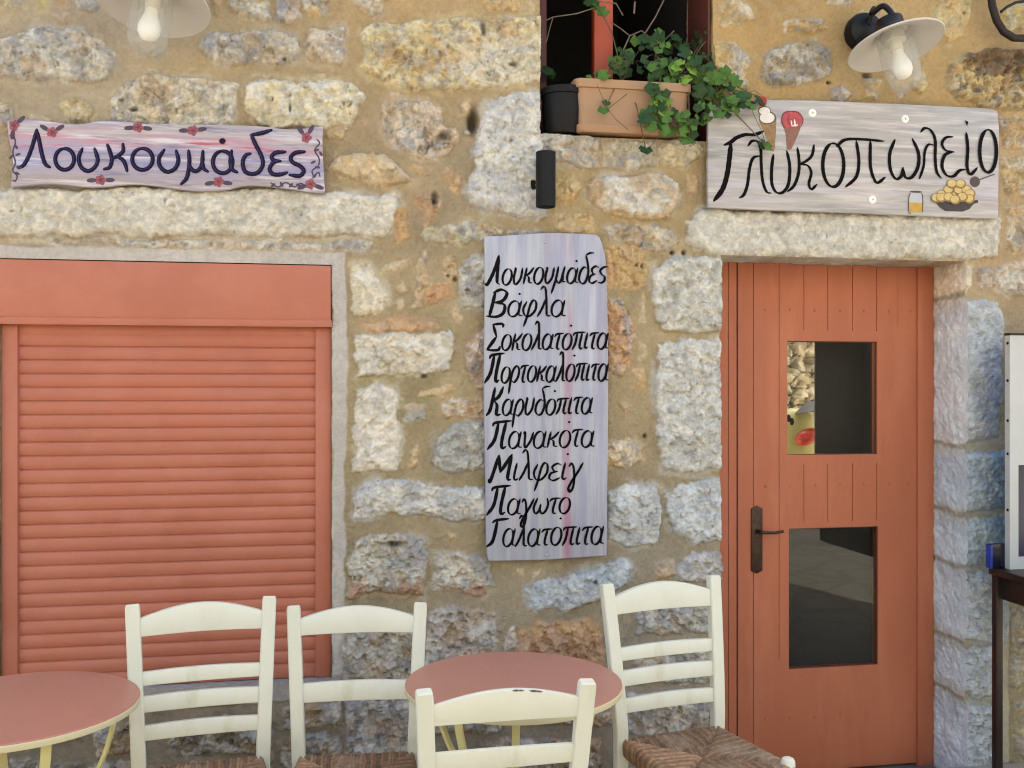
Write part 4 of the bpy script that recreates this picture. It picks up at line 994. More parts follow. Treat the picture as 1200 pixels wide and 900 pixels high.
gl('λ', .80, [(-.02,1.62),(.12,1.8),(.28,1.6),(.48,.7),(.6,.1),(.82,.06)], [(.40,1.1),(.24,.5),(.03,0)])
gl('τ', .66, [(-.02,.82),(.14,.98),(.66,1.02)], [(.36,1),(.28,.35),(.36,.04),(.52,.06)])
gl('π', .94, [(-.02,.84),(.12,.99),(.90,1.03)], [(.28,1),(.24,.4),(.08,0)], [(.66,1),(.6,.3),(.7,.04),(.86,.1)])
gl('ι', .38, [(.14,1),(.09,.3),(.16,.03),(.34,.1)]); gl('ί', .40, [(.14,1),(.09,.3),(.16,.03),(.34,.1)], 'dot.2,1.5')
gl('ρ', .80, [(.10,-.7),(.08,.2),(.16,.75),(.42,1),(.66,.75),(.66,.3),(.42,0),(.14,.12)])
gl('ν', .74, [(.0,.92),(.1,.98),(.24,.03),(.55,.45),(.64,1)])
gl('γ', .82, [(-.02,.8),(.12,1.0),(.3,.6),(.42,-.1),(.40,-.6),(.25,-.78),(.16,-.55),(.3,-.1),(.55,.45),(.76,1.02)])
gl('ω', 1.06, [(.18,1),(.03,.4),(.2,.02),(.42,.2),(.47,.62)], [(.46,.35),(.6,.02),(.85,.15),(.96,.6),(.82,1)])
gl('Λ', 1.12, [(-.16,.12),(.02,.0),(.28,.5),(.5,1.2),(.58,1.8)], [(.58,1.8),(.66,1.0),(.78,.2),(1.02,0.02)])
gl('Β', 1.12, [(.16,1.66),(.12,.8),(.05,0.02)], [(.06,1.6),(.5,1.78),(.88,1.55),(.72,1.08),(.2,.92)], [(.3,.92),(.84,.8),(.88,.28),(.5,.02),(-.12,.06)])
gl('Σ', 1.04, [(.92,1.42),(.86,1.62),(.10,1.60)], [(.10,1.60),(.54,.85)], [(.54,.85),(-.05,.05)], [(-.05,.05),(.5,.02),(.86,.05),(.95,.25)])
gl('Π', 1.16, [(-.08,1.45),(.08,1.64),(1.12,1.74)], [(.28,1.65),(.2,.6),(-.16,.0)], [(.78,1.70),(.7,.6),(.78,.06),(1.02,.14)])
gl('Κ', 1.02, [(.18,1.66),(.08,.4),(-.16,.02)], [(.82,1.7),(.6,1.15),(.14,.86)], [(.26,.9),(.56,.6),(.62,.06),(.94,.08)])
gl('Μ', 1.26, [(-.12,.12),(.02,.02),(.26,1.64)], [(.26,1.64),(.5,.55)], [(.5,.55),(1.0,1.66)], [(1.0,1.66),(.98,.2),(1.18,.08)])
gl('Γ', .86, [(.26,1.60),(.18,.4),(-.18,.02)], [(-.06,1.5),(.2,1.64),(1.02,1.72)])
LINES = [('Λουκουμάδες', 571, 709, 334, 331, 20), ('Βάφλα', 573, 661, 371.5, 371, 20), ('Σοκολατόπιτα', 572, 711.5, 411, 408.5, 20), ('Πορτοκαλόπιτα', 571, 711.5, 449, 446, 20.5),
         ('Καρυδόπιτα', 573, 693, 487.5, 485, 20), ('Πανακότα', 575, 695, 526, 523.5, 20), ('Μιλφείγ', 575, 680, 564, 562, 20.5), ('Παγωτό', 574, 667, 603.5, 602, 20), ('Γαλατόπιτα', 574, 706, 641, 638, 21)]
rr = random.Random(11)
for (txt, x0, x1, yb0, yb1, xh) in LINES:
    xh *= .94
    p = Paint(YS3-.0009); tot = sum(G_[c][0] for c in txt) - .1; sc = (x1-x0)/(tot*xh)
    x = x0
    for i, ch in enumerate(txt):
        adv, sts = G_[ch]; cap = i == 0; jy = rr.uniform(-.5, .5); js = rr.uniform(.95, 1.06)
        for s_ in sts:
            def tr(u, v):
                xx = x + (u*sc + .17*v)*xh - .8
                return (xx, yb0 + (yb1-yb0)*(xx-x0)/(x1-x0) - v*xh*js + jy)
            if isinstance(s_, str):
                a, b = s_[3:].split(','); q = tr(float(a), float(b)); p.disc(q[0], q[1], 1.5, 1.3, 10)
            else:
                p.stroke([tr(u, v) for u, v in s_], (3.8 if cap else 2.7), pen=30, taper=.4, n=7)
        x += adv*sc*xh
    p.build('lettering', M_BLACKINK, mn)
for a, b in ((639, 284), (640.5, 650.5)):
    q = W(a, b, YS3); mb = MB(); mb.ball((q.x, q.y-.001, q.z), (.006, .003, .006), 12, 8); mb.build('screw', M_STEEL, mn)
# ================================================================ CHAIRS
M_CREAMP = mat('cream_chair_paint', seen((228,229,208), .84), .45, var=.05, vscale=6, bump=.10, bscale=50, stretch=(1, 1, .3), c2=seen((206,204,170), .84), c2lo=.55, c2hi=.75, c2scale=7, wear=(.22, .19, .14), wear_lo=2.0, chips=.1)
def rush_mat():
    m, t, b = new_mat('woven_rush'); N, L = t.nodes.new, t.links.new
    at = N("ShaderNodeAttribute"); at.attribute_name = 'tint'
    tc = N("ShaderNodeTexCoord"); n1 = N("ShaderNodeTexNoise"); n1.inputs['Scale'].default_value = 55; n1.inputs['Detail'].default_value = 7; n1.inputs['Roughness'].default_value = .7
    L(tc.outputs['Object'], n1.inputs[0])
    mr = N("ShaderNodeMapRange"); mr.inputs[1].default_value = .3; mr.inputs[2].default_value = .72; mr.inputs[3].default_value = .55; mr.inputs[4].default_value = 1.5
    L(n1.outputs[0], mr.inputs[0]); mx = N("ShaderNodeMix"); mx.data_type = 'RGBA'; mx.blend_type = 'MULTIPLY'; mx.inputs[0].default_value = 1
    L(at.outputs['Color'], mx.inputs[6]); L(mr.outputs[0], mx.inputs[7]); L(mx.outputs[2], b.inputs['Base Color']); b.inputs['Roughness'].default_value = .75
    return m
M_RUSH = rush_mat()
SEATH = .474
def seat_mesh(parent):
    n = 150; u = np.linspace(-1, 1, n); U, V = np.meshgrid(u, u)
    wf, wb_, dp = .202, .178, .192
    # superelliptic rolled rim
    r = np.maximum(np.abs(U), np.abs(V)); k = np.clip((r-.86)/.14, 0, 1)
    half = wb_ + (wf-wb_)*(1-(V+1)/2)
    X = U*half; Y = V*dp
    front = np.abs(V)*dp > np.abs(U)*.2
    s = np.where(front, X, Y); oth = np.where(front, Y, X)
    s2 = s + .004*fbm(X, Y, 14, 31, 3)
    ph = s2/.0105; strand = np.abs(np.sin(ph*math.pi)); sid = np.floor(ph)
    jit = ((sid.astype(np.int64)*7919 + np.where(front, 13, 57) + np.where(oth > 0, 101, 0)) % 97)/97.
    Z = .0042*strand**.6 + .003*(jit-.5) - .020*(1-np.sqrt(np.clip(1-k*k, 0, 1)))*1.2 - .010*np.exp(-((np.abs(U)-np.abs(V))/.07)**2)*(r < .92) + .010*(r**2)*.6 - .006*np.exp(-(r/.3)**2)
    Z = Z + SEATH - .006
    col = np.array((.17, .098, .048))*(.7 + .75*jit)[..., None]*(.75 + .4*strand)[..., None]
    col = col*np.where((~front) & (U < 0), 1.45, 1.0)[..., None]*np.where((~front) & (U < 0), 1.0, 1.0)[..., None]; dry = sstep(.05, .5, fbm(X, Y, 9, 33, 3)); col = col*(1-.45*dry[..., None]) + np.array((.30, .22, .14))*.45*dry[..., None]
    g = np.arange(n*n).reshape(n, n)
    F = np.stack([g[:-1, :-1], g[:-1, 1:], g[1:, 1:], g[1:, :-1]], -1).reshape(-1, 4)
    Vt = np.stack([X, Y, Z], -1).reshape(-1, 3)
    # skirt of strands turned under the rails
    ring = np.concatenate([g[0, :], g[1:, -1], g[-1, -2::-1], g[-2:0:-1, 0]]); m = len(ring)
    lows = []
    base = Vt[ring]
    for dz, ins in ((-.012, .0), (-.028, .004), (-.036, .016)):
        q = base.copy(); q[:, 2] = base[:, 2]+dz; q[:, 0] *= (1-ins*3); q[:, 1] *= (1-ins*3); lows.append(q)
    allV = np.concatenate([Vt]+lows); allC = np.concatenate([col.reshape(-1, 3)] + [col.reshape(-1, 3)[ring]]*3)
    prev = ring; FF = [F]
    for i in range(3):
        cur = len(Vt) + i*m + np.arange(m)
        FF.append(np.stack([prev, np.roll(prev, -1), np.roll(cur, -1), cur], -1)[:, ::-1]); prev = cur
    o = np_mesh('seat', allV, np.concatenate(FF), M_RUSH, parent, np.clip(allC, .01, .8))
    bb = MB(); bb.box((-.17, -.18, SEATH-.05), (.17, .18, SEATH-.03)); bb.build('seat_underside', M_RUSH_DARK, o, local=True)
    return o
M_RUSH_DARK = mat('rush_underside', (.07, .045, .025), .9)
CH_TOP = .93
def back_at(z):       # centre of a back post, per height: half width, y
    t = max(0, (z - SEATH)/(CH_TOP - SEATH)); b = min(1, z/SEATH)
    hw = .176 + .020*t + .002*t*t if z >= SEATH else .170 + .006*b
    y = .190 + .060*t**1.3 if z >= SEATH else .190 + .03*(1-b)
    return hw, y
def make_chair(label, slats, n_group):
    root = thing('taverna_chair', label, 'chair', group=n_group)
    seat_mesh(root)
    for sx in (-1, 1):
        mb = MB(); zsq = [0, .15, .3, .42, .5, .6, .7, .8, .88, .918, .927, .9305]
        pts = [Vector((sx*back_at(z)[0], back_at(z)[1], z)) for z in zsq]
        def hx(t, _=0): return .0205 if t < .86 else (.0205 if t < .95 else .0175)
        mb.bar(pts, lambda t: .0205 - (.004 if t > .99 else (.0015 if t > .9 else 0)), lambda t: .0155 - (.003 if t > .99 else 0), .22)
        mb.build('back_post', M_CREAMP, root, local=True, angle=25)
        mb = MB()
        pts = [Vector((sx*(.186), -.166, z)) for z in (0, .1, .3, .42, SEATH+.004, SEATH+.012, SEATH+.016)]
        mb.tube(pts, lambda i, t: (.0165, .018, .020, .021, .021, .017, .008)[i], 14); mb.build('front_leg', M_CREAMP, root, local=True)
    def board_(name, z0, z1, arch, th=.010):
        mb = MB(); n = 22; vs = []
        for i in range(n+1):
            u = -1 + 2*i/n; zt_ = z1 + arch*(math.cos(u*math.pi/2)**1.0 if True else 0); zb__ = z0 + .10*arch*math.cos(u*math.pi/2)
            for (z, sg_) in ((zb__, -1), (zt_, -1), (zt_, 1), (zb__, 1)):
                hw, y = back_at(z); y2 = y + .006*math.cos(u*math.pi/2) + sg_*th
                vs.append((u*(hw-.012), y2, z))
        fs = []
        for i in range(n):
            for j in range(4): fs.append((i*4+j, i*4+(j+1) % 4, (i+1)*4+(j+1) % 4, (i+1)*4+j))
        fs += [(0, 1, 2, 3), tuple(n*4+j for j in (3, 2, 1, 0))]
        mb.add(vs, fs); return mb.build(name, M_CREAMP, root, local=True, bevel=.003, angle=30)
    board_('crest_rail', .838, .888, .036)
    for (a, b) in slats: board_('back_slat', a, b, .004, .008)
    for (p, q) in (((-.186, -.166, .22), (.186, -.166, .22)), ((-.186, -.166, .30), (.186, -.166, .30)), ((-.172, .2, .26), (.172, .2, .26)),
                   ((-.186, -.166, .16), (-.171, .2, .18)), ((.186, -.166, .16), (.171, .2, .18)), ((-.186, -.166, .26), (-.172, .2, .29)), ((.186, -.166, .26), (.172, .2, .29))):
        mb = MB(); mb.tube([Vector(p).lerp(Vector(q), k/4) for k in range(5)], lambda i, t: (.009, .0115, .012, .0115, .009)[i], 10); mb.build('stretcher', M_CREAMP, root, local=True)
    for (p, q) in (((-.19, -.178, SEATH-.022), (.19, -.178, SEATH-.022)),):
        pass
    return root
def copy_tree(o, parent=None):
    c = o.copy(); COL.objects.link(c); c.parent = parent
    for ch in list(o.children): copy_tree(ch, c)
    return c
GRP = 'cream chairs with woven rush seats'
three = [(.700, .738), (.625, .670), (.546, .588)]
ch_a = make_chair('cream three-slat chair with its back to the shutter, beside the left table', three, GRP)
ch_c = copy_tree(ch_a); ch_c['label'] = 'cream three-slat chair with its back to the wall, left of the door'
ch_b = make_chair('cream chair with one wide slat, left of the middle table', [(.632, .690)], GRP)
ch_d = make_chair('nearest cream chair, seen from behind, pushed up to the middle table', [(.715, .765), (.60, .645)], GRP)
def place_chair(o, px, py, d, rot, hscale):
    top = A(px, py, d); zt_ = top.z; s = 1.0
    rz = R(rot); y = back_at(.92)[1]
    o.rotation_euler = (0, 0, rz)
    o.location = (top.x + math.sin(rz)*y, top.y - math.cos(rz)*y, 0)
    o.scale = (1.0, 1.0, zt_/CH_TOP*hscale)
place_chair(ch_a, 237, 703.5, 2.98, 7, 1.0)
place_chair(ch_b, 419, 708, 3.10, -3.4, 1.0)
place_chair(ch_c, 775, 679.5, 3.20, 11, 1.0)
place_chair(ch_d, 594, 803.5, 2.34, 181.5, 1.0)
# worn patch on the near crest rail
M_WEAR = mat('bare_wood_chip', (.10, .085, .07), .8, var=.3)
mb = MB(); pts_ = []
for k_ in range(15):
    u_ = -.05 - .42*k_/14; zt_ = .888 + .036*math.cos(u_*math.pi/2); hw_, y_ = back_at(zt_)
    pts_.append((u_*(hw_-.012), y_ + .006*math.cos(u_*math.pi/2) + .0085, zt_ - .0022))
mb.tube(pts_, lambda i, t: (.0006, .0024, .0030, .0018, .0026, .0012, .0005, .0004, .0016, .0030, .0034, .0022, .0028, .0016, .0005)[i], 8); mb.build('paint_chip', M_WEAR, ch_d, local=True)

# ================================================================ TABLES
M_TOP = mat('dusty_pink_laminate', seen((186,127,105), .84), .42, var=.05, vscale=3, bump=.03, bscale=80, c2=seen((188,132,112), .84), c2lo=.52, c2hi=.75, c2scale=6)
M_RIM = mat('cream_rim', seen((224,214,172), .8), .4, var=.08)
M_TLEG = mat('pale_yellow_metal', seen((226,218,150), .78), .4, var=.08, vscale=30)
def make_table(label, px, py, z, azs, rad=.31):
    d = (HC - z)*FPX/(py - 450); c = A(px, py, d)
    t = thing('round_table', label, 'table', (c.x, c.y, 0), 'round tables with dusty pink tops')
    mb = MB(); mb.lathe([(0, z), (rad-.002, z), (rad-.0005, z-.0012), (rad-.0005, z-.0035), (rad-.0025, z-.006), (rad-.0025, z-.018), (0, z-.018)], k=96); mb.build('tabletop', M_TOP, t, local=True)
    mb = MB(); mb.lathe([(rad-.002, z-.0195), (rad-.002, z-.0045), (rad, z-.0035), (rad+.0012, z-.005), (rad+.0012, z-.018), (rad, z-.0205)], k=96, close=True); mb.build('rim', M_RIM, t, local=True)
    for az in azs:
        mb = MB(); u = Vector((math.cos(R(az)), math.sin(R(az)), 0))
        prof = [(.262, z-.022), (.260, z-.035), (.252, z-.075), (.236, z-.13), (.205, z-.20), (.155, z-.29), (.095, z-.40), (.085, z-.46), (.115, z-.55), (.175, z-.64), (.245, z-.71), (.275, z-.738), (.285, .004)]
        pts = [u*r + Vector((0, 0, zz_)) for r, zz_ in prof]
        mb.bar(pts, .0120, .0045, .3, ref=Vector((-u.y, u.x, 0)).cross(Vector((0,0,1))) if False else u)
        mb.build('leg', M_TLEG, t, local=True, angle=40)
    mb = MB(); mb.lathe([(.074, z-.44), (.082, z-.44), (.082, z-.42), (.074, z-.42)], k=40, close=True); mb.build('ring', M_TLEG, t, local=True)
    mb = MB(); mb.lathe([(.235, z-.0185), (.27, z-.0185), (.27, z-.0225), (.235, z-.0225)], k=48, close=True); mb.build('mounting_ring', M_TLEG, t, local=True)
    return t
make_table('round dusty pink table in the middle, standing among three cream chairs', 602, 798, .748, (-45, 78, 150, 225))
make_table('round dusty pink table with a cream rim, cut by the left edge of the picture', 18, 826, .748, (-58, -8, 116, 190))

# ================================================================ LAMPS
M_ENAMEL = mat('white_enamel', seen((216,212,204), .74), .3, var=.03)
M_BLKEN = mat('black_enamel', (.006, .0055, .006), .4, spec=.25)
M_BULB = mat('frosted_bulb', (.80, .78, .72), .35, var=.02)
M_JARGL = glass_mat('clear_jar_glass', .02, (.97, .98, .96), 1.4, strength=.35, dust=.14)
M_SOCK = mat('pale_socket', (.55, .53, .48), .5)
def wall_lamp(label, px, py, yy, rad, tilt_out, roll, mount_px, mount_py):
    c = W(px, py, yy); t = thing('wall_lamp', label, 'lamp', tuple(c), 'enamel wall lamps')
    M = Matrix.Translation(c) @ Matrix.Rotation(R(roll), 4, 'Y') @ Matrix.Rotation(R(tilt_out), 4, 'X')
    def loc(p): return M @ Vector(p)
    mb = MB()
    mb.lathe([(rad, 0), (rad+.002, .003), (rad-.002, .006), (rad*.75, .022), (rad*.5, .046), (rad*.36, .068), (.055, .085), (.052, .115), (.0, .118)], M, 64); mb.build('shade_back', M_BLKEN, t)
    mb = MB(); mb.lathe([(rad-.001, .0005), (rad*.75, .016), (rad*.5, .038), (rad*.36, .058), (.060, .066), (.0, .066)], M, 64); sh = mb.build('shade', M_ENAMEL, t)
    mb = MB(); k = 40
    mb.lathe([(rad+.0035, .003), (rad+.002, .0065), (rad-.003, .004), (rad-.003, .0005), (rad+.001, -.0005)], M, 64, close=True); mb.build('shade_rim', M_ENAMEL, t)
    mb = MB(); mb.lathe([(0, .064), (.042, .064), (.044, .02), (.026, .018), (.024, -.02), (0, -.02)], M, 28); mb.build('socket', M_SOCK, t)
    mb = MB(); mb.lathe([(0, -.018), (.020, -.018), (.022, -.035), (.030, -.06), (.037, -.085), (.036, -.105), (.026, -.125), (.010, -.134), (0, -.135)], M, 28); mb.build('bulb', M_BULB, t)
    mb = MB(); mb.lathe([(.064, .05), (.066, .0), (.068, -.06), (.066, -.12), (.060, -.150), (.045, -.168), (.02, -.174), (0, -.175)], M, 36); mb.build('glass_jar', M_JARGL, t)
    mp = W(mount_px, mount_py, -.02)
    mb = MB(); MM = Matrix.Translation((mp.x, -.015, mp.z)) @ Matrix.Rotation(R(90), 4, 'X')
    mb.lathe([(0, -.03), (.075, -.03), (.078, .015), (.07, .035), (.03, .05), (0, .052)], MM, 36); mb.build('wall_plate', M_BLKEN, t)
    a = Vector((mp.x, -.06, mp.z+.02)); b = loc((0, 0, .116)); top = Vector((b.x, b.y, b.z + .085))
    P0 = [a, a + Vector((.005, -.03, .05)), W(mount_px+10, mount_py-22, -.12), W(mount_px+23, mount_py-31, -.17), W(mount_px+34, mount_py-20, -.21), b + Vector((0, 0, -.005))]
    P1 = []
    E = [P0[0]*2-P0[1]] + P0 + [P0[-1]*2-P0[-2]]
    for i in range(1, len(E)-2):
        for k_ in range(6):
            tt = k_/6; a_, b_, c2_, d_ = E[i-1:i+3]
            P1.append(.5*((2*b_) + (c2_-a_)*tt + (2*a_-5*b_+4*c2_-d_)*tt*tt + (3*b_-a_-3*c2_+d_)*tt**3))
    P1.append(P0[-1])
    mb = MB(); mb.tube(P1, .0115, 12); mb.build('arm', M_BLKEN, t)
    return t
wall_lamp('white enamel wall lamp on a black arm above the sign with ice cream cones', 1050, 55, -.27, .178, -14, -8, 1012, 38)
wall_lamp('white enamel wall lamp above the pink lilac sign with flowers', 179, 6, -.27, .185, -14, 5, 205, -30)

# black cylinder spot light
p = W(639.5, 178, -.10); q = W(639.5, 243, -.10); rC = 11.6/PXM(640, -.10); zc_ = (p.z+q.z)/2
t = thing('cylinder_light', 'small black cylinder wall light under the window, above the menu board', 'wall light', (p.x, -.02, zc_))
mb = MB(); mb.lathe([(0, q.z+.012), (rC-.006, q.z+.012), (rC-.004, q.z), (rC, q.z+.002), (rC, p.z-.002), (rC-.004, p.z), (rC-.006, p.z-.012), (0, p.z-.012)], Matrix.Translation((p.x, -.10, 0)), 40); mb.build('light_body', M_BLACK, t)
pb = W(629, 215, -.03)
mb = MB(); mb.lathe([(0, 0), (.036, 0), (.036, .016), (0, .018)], Matrix.Translation((pb.x+.012, -.012, pb.z)) @ Matrix.Rotation(R(90), 4, 'X'), 30); mb.build('wall_plate', M_BLACK, t)
mb = MB(); mb.box((p.x-.014, -.09, zc_-.02), (p.x+.010, -.02, zc_+.012)); mb.build('bracket', M_BLACK, t, bevel=.003)

# iron scroll bracket at the top right
t = thing('iron_bracket', 'dark curved iron bracket in the top right corner', 'bracket', tuple(W(1190, 10, 0)))
M_IRON = mat('dark_iron', (.022, .015, .012), .6, metal=.4, var=.3, bump=.3)
pts = [W(a, b, -.07) for a, b in [(1162,-60),(1161,-30),(1161,-8),(1163,8),(1168,24),(1176,37),(1188,44.5),(1202,45),(1216,38),(1224,22),(1222,6),(1212,-4)]]
mb = MB(); mb.tube(pts, .0155, 12); mb.build('scroll', M_IRON, t)
pts = [W(a, b, -.06) for a, b in [(1173,14),(1180,8),(1190,3),(1202,1),(1214,-3)]]
mb = MB(); mb.tube(pts, .006, 8); mb.build('scroll_tip', M_IRON, t)
a = W(1161, -60, -.07)
mb = MB(); mb.box((a.x-.04, -.075, a.z-.05), (a.x+.04, .01, a.z+.10)); mb.build('wall_plate', M_IRON, t, bevel=.005)

# ================================================================ STAND AT THE RIGHT EDGE
zt_ = W(1160, 665, -.18).z; xa = W(1160, 665, -.18).x; xp = W(1163, 800, -.20).x
t = thing('display_stand', 'dark brown metal stand at the right edge of the picture', 'stand', (xa, -.3, 0))
M_BROWN = mat('brown_metal', (.030, .019, .015), .4, metal=.3, var=.2)
yA, yB = -.17, -.85; xe = xa + .95
mb = MB(); mb.box((xa, yB, zt_-.028), (xe, yA, zt_)); mb.build('stand_top', M_BROWN, t, bevel=.004)
mb = MB(); mb.box((xa+.035, yB+.03, zt_-.125), (xe-.03, yA-.02, zt_-.029)); mb.build('apron', M_BROWN, t, bevel=.003)
for (lx, ly) in ((xa+.012, yA-.034), (xe-.045, yA-.034), (xe-.045, yB+.01), ):
    mb = MB(); mb.box((lx, ly, 0), (lx+.030, ly+.030, zt_-.029)); mb.build('leg', M_BROWN, t, bevel=.003)
# board standing on the stand, and the small dark box beside it
M_WHITEB = mat('white_board_paint', seen((206,210,206), .8), .45, var=.06); M_INKB = mat('dark_blue_panel', (.035, .032, .06), .25, var=.4, vscale=4)
yb2 = -.24; bx = W(1183.5, 500, yb2).x; bz1 = W(1184, 393, yb2).z
t = thing('display_board', 'white framed board with a dark panel standing on the brown stand at the right edge', 'board', (bx, yb2, zt_))
wI = WX(1193.5, yb2) ; zI = W(1193, 545, yb2).z
mb = MB(); xb_ = uniq([bx, wI, bx+.62, bx+.66]); zb_2 = uniq([zt_+.001, zt_+.05, zI, bz1])
cellmap(mb, xb_, zb_2, lambda x, z: None if (wI < x < bx+.62 and zt_+.05 < z < zI) else 0.0, yb2, .03)
mb.build('frame', M_WHITEB, t, smooth=False)
mb = MB(); mb.box((wI-.003, yb2+.010, zt_+.045), (bx+.625, yb2+.022, zI+.003)); mb.build('panel', M_INKB, t)
mb = MB(); mb.box((bx-.002, yb2-.004, bz1+.0005), (bx+.665, yb2+.034, bz1+.010)); mb.build('top_strip', M_BROWN, t, bevel=.002)
mb = MB()
for py in (402, 446, 493, 532, 598): q = W(1184, py, yb2); mb.ball((bx-.001, yb2+.012, q.z), (.004, .006, .006), 8, 6)
mb.build('frame_studs', M_BLACK, t)
yb3 = -.21; b0, b1 = W(1161.5, 638, yb3), W(1182.5, 667, yb3)
t = thing('small_box', 'small glossy dark blue box on the brown stand, left of the white framed board', 'box', (b0.x, yb3, zt_))
mb = MB(); mb.box((b0.x, yb3, zt_+.001), (b1.x+.02, yb3+.03, b0.z)); mb.build('box_body', mat('black_blue_gloss', (.006, .006, .02), .2), t, bevel=.003)
mb = MB(); mb.box((b0.x-.003, yb3-.002, zt_+.001), (b0.x+.006, yb3+.0305, b0.z-.004)); mb.build('box_end', mat('deep_blue_plastic', (.02, .05, .32), .25), t, bevel=.001)

# ================================================================ PLANTER, BLACK POT AND PLANT ON THE WINDOW LEDGE
M_TERRA = mat('terracotta_plastic', seen((192,152,114), .68), .65, var=.06, vscale=5, bump=.05, c2=seen((180,132,92), .8), c2lo=.55, c2hi=.75)
M_SOIL = mat('potting_soil', (.022, .015, .010), .95, var=.5, vscale=60, bump=.8)
x0p, x1p = WX(676, -.02), WX(806, -.02); zb_p = WN_Z0 + .012; zt_p = W(720, 96, -.02).z
t = thing('planter_trough', 'beige terracotta planter trough on the upper window ledge', 'planter', ((x0p+x1p)/2, .07, zb_p))
def rrect(x0, x1, y0, y1, r, n=6):
    pts = []
    for cx, cy, a0 in ((x1-r, y1-r, 0), (x0+r, y1-r, 90), (x0+r, y0+r, 180), (x1-r, y0+r, 270)):
        for k_ in range(n+1): a_ = R(a0+90*k_/n); pts.append((cx+r*math.cos(a_), cy+r*math.sin(a_)))
    return pts
def loft(mb, levels):
    k_ = len(levels[0][1]); vs = [(x, y, z) for z, L_ in levels for x, y in L_]; n_ = len(levels)
    mb.add(vs, [(i*k_+j, i*k_+(j+1) % k_, (i+1)*k_+(j+1) % k_, (i+1)*k_+j) for i in range(n_-1) for j in range(k_)] + [tuple(range(k_-1, -1, -1))])
def ins(z, d, r=.03): return (z, rrect(x0p+d, x1p-d, -.035+d, .155-d, r))
mb = MB(); loft(mb, [ins(zb_p, .004), ins(zb_p+.006, 0), ins(zb_p+.030, -.001), ins(zb_p+.032, .005), ins(zb_p+.036, .006), ins(zt_p-.034, -.004), ins(zt_p-.032, -.012), ins(zt_p, -.013), ins(zt_p+.001, -.008), ins(zt_p, -.003), ins(zt_p-.03, .004), ins(zt_p-.05, .006)])
mb.build('trough', M_TERRA, t, angle=50)
mb = MB(); mb.add([(x, y, zt_p-.03) for x, y in rrect(x0p+.004, x1p-.004, -.03, .15, .028)], [tuple(range(28))]); mb.build('soil', M_SOIL, t)
cp = W(660, 130, .05); rp = 25/PXM(660, .05)
t = thing('flower_pot', 'round black plastic flower pot beside the planter trough on the window ledge', 'pot', (cp.x, .05, WN_Z0+.012))
zb3, zt3 = WN_Z0+.012, W(660, 106, .05).z
mb = MB(); mb.lathe([(0, zb3), (rp*.80, zb3), (rp*.86, zb3+.01), (rp*1.0, (zb3+zt3)/2), (rp*1.0, zt3-.03), (rp*1.07, zt3-.028), (rp*1.07, zt3-.002), (rp*1.03, zt3), (rp*.98, zt3-.004), (rp*.95, zt3-.03)], Matrix.Translation((cp.x, .05, 0)), 40); mb.build('pot_body', M_BLACK, t)
mb = MB(); mb.lathe([(rp*.96, zt3-.028), (0, zt3-.022)], Matrix.Translation((cp.x, .05, 0)), 40); mb.build('soil', M_SOIL, t)
# pale stones wedged on the ledge
rr = random.Random(4)
for i, (a, b, y, s) in enumerate([(637, 104, .12, .035), (690, 90, .1, .022), (676, 98, .12, .03)]):
    c = W(a, b, y)
M_LEAF = [mat('leaf_green', (.062, .132, .020), .55, var=.3, vscale=30, spec=.22), mat('leaf_dark', (.022, .055, .012), .55, var=.3, vscale=30, spec=.22), mat('leaf_light', (.15, .27, .035), .55, var=.25, vscale=30, spec=.22)]
M_STEM = mat('plant_stem', (.10, .075, .035), .7, var=.3, vscale=40); M_DRY = mat('dry_twig', (.16, .12, .085), .8, var=.3, vscale=40)
pl_o = W(770, 110, .05)
plant = thing('trailing_plant', 'green trailing plant with round lobed leaves growing out of the planter trough', 'plant', tuple(pl_o))
def leaf(mb, c, nrm, up, size):
    nrm = nrm.normalized(); up = (up - nrm*up.dot(nrm)).normalized(); sd_ = up.cross(nrm)
    ctr = Vector(c); n = 20; ring = []; mid = []
    for k_ in range(n):
        a_ = 2*math.pi*k_/n; lob = 1 + .11*math.cos(5*a_) + .05*math.cos(10*a_+.6)
        if k_ == n//2: lob *= .45
        cup = -.22*size*(.5+.5*math.cos(2*a_))*.6
        ring.append(ctr + up*(math.cos(a_)*size*lob) + sd_*(math.sin(a_)*size*lob) + nrm*(cup + .05*size*math.sin(5*a_)))
        mid.append(ctr + (up*math.cos(a_) + sd_*math.sin(a_))*size*.5*lob + nrm*(-.02*size))
    vs = [ctr - up*size*.25 + nrm*.05*size] + mid + ring
    fs = [(0, 1+k_, 1+(k_+1) % n) for k_ in range(n)] + [(1+k_, 1+n+k_, 1+n+(k_+1) % n, 1+(k_+1) % n) for k_ in range(n)]
    mb.add(vs, fs)
LM = [MB(), MB(), MB()]; SM = MB(); DM = MB()
rr = random.Random(21)
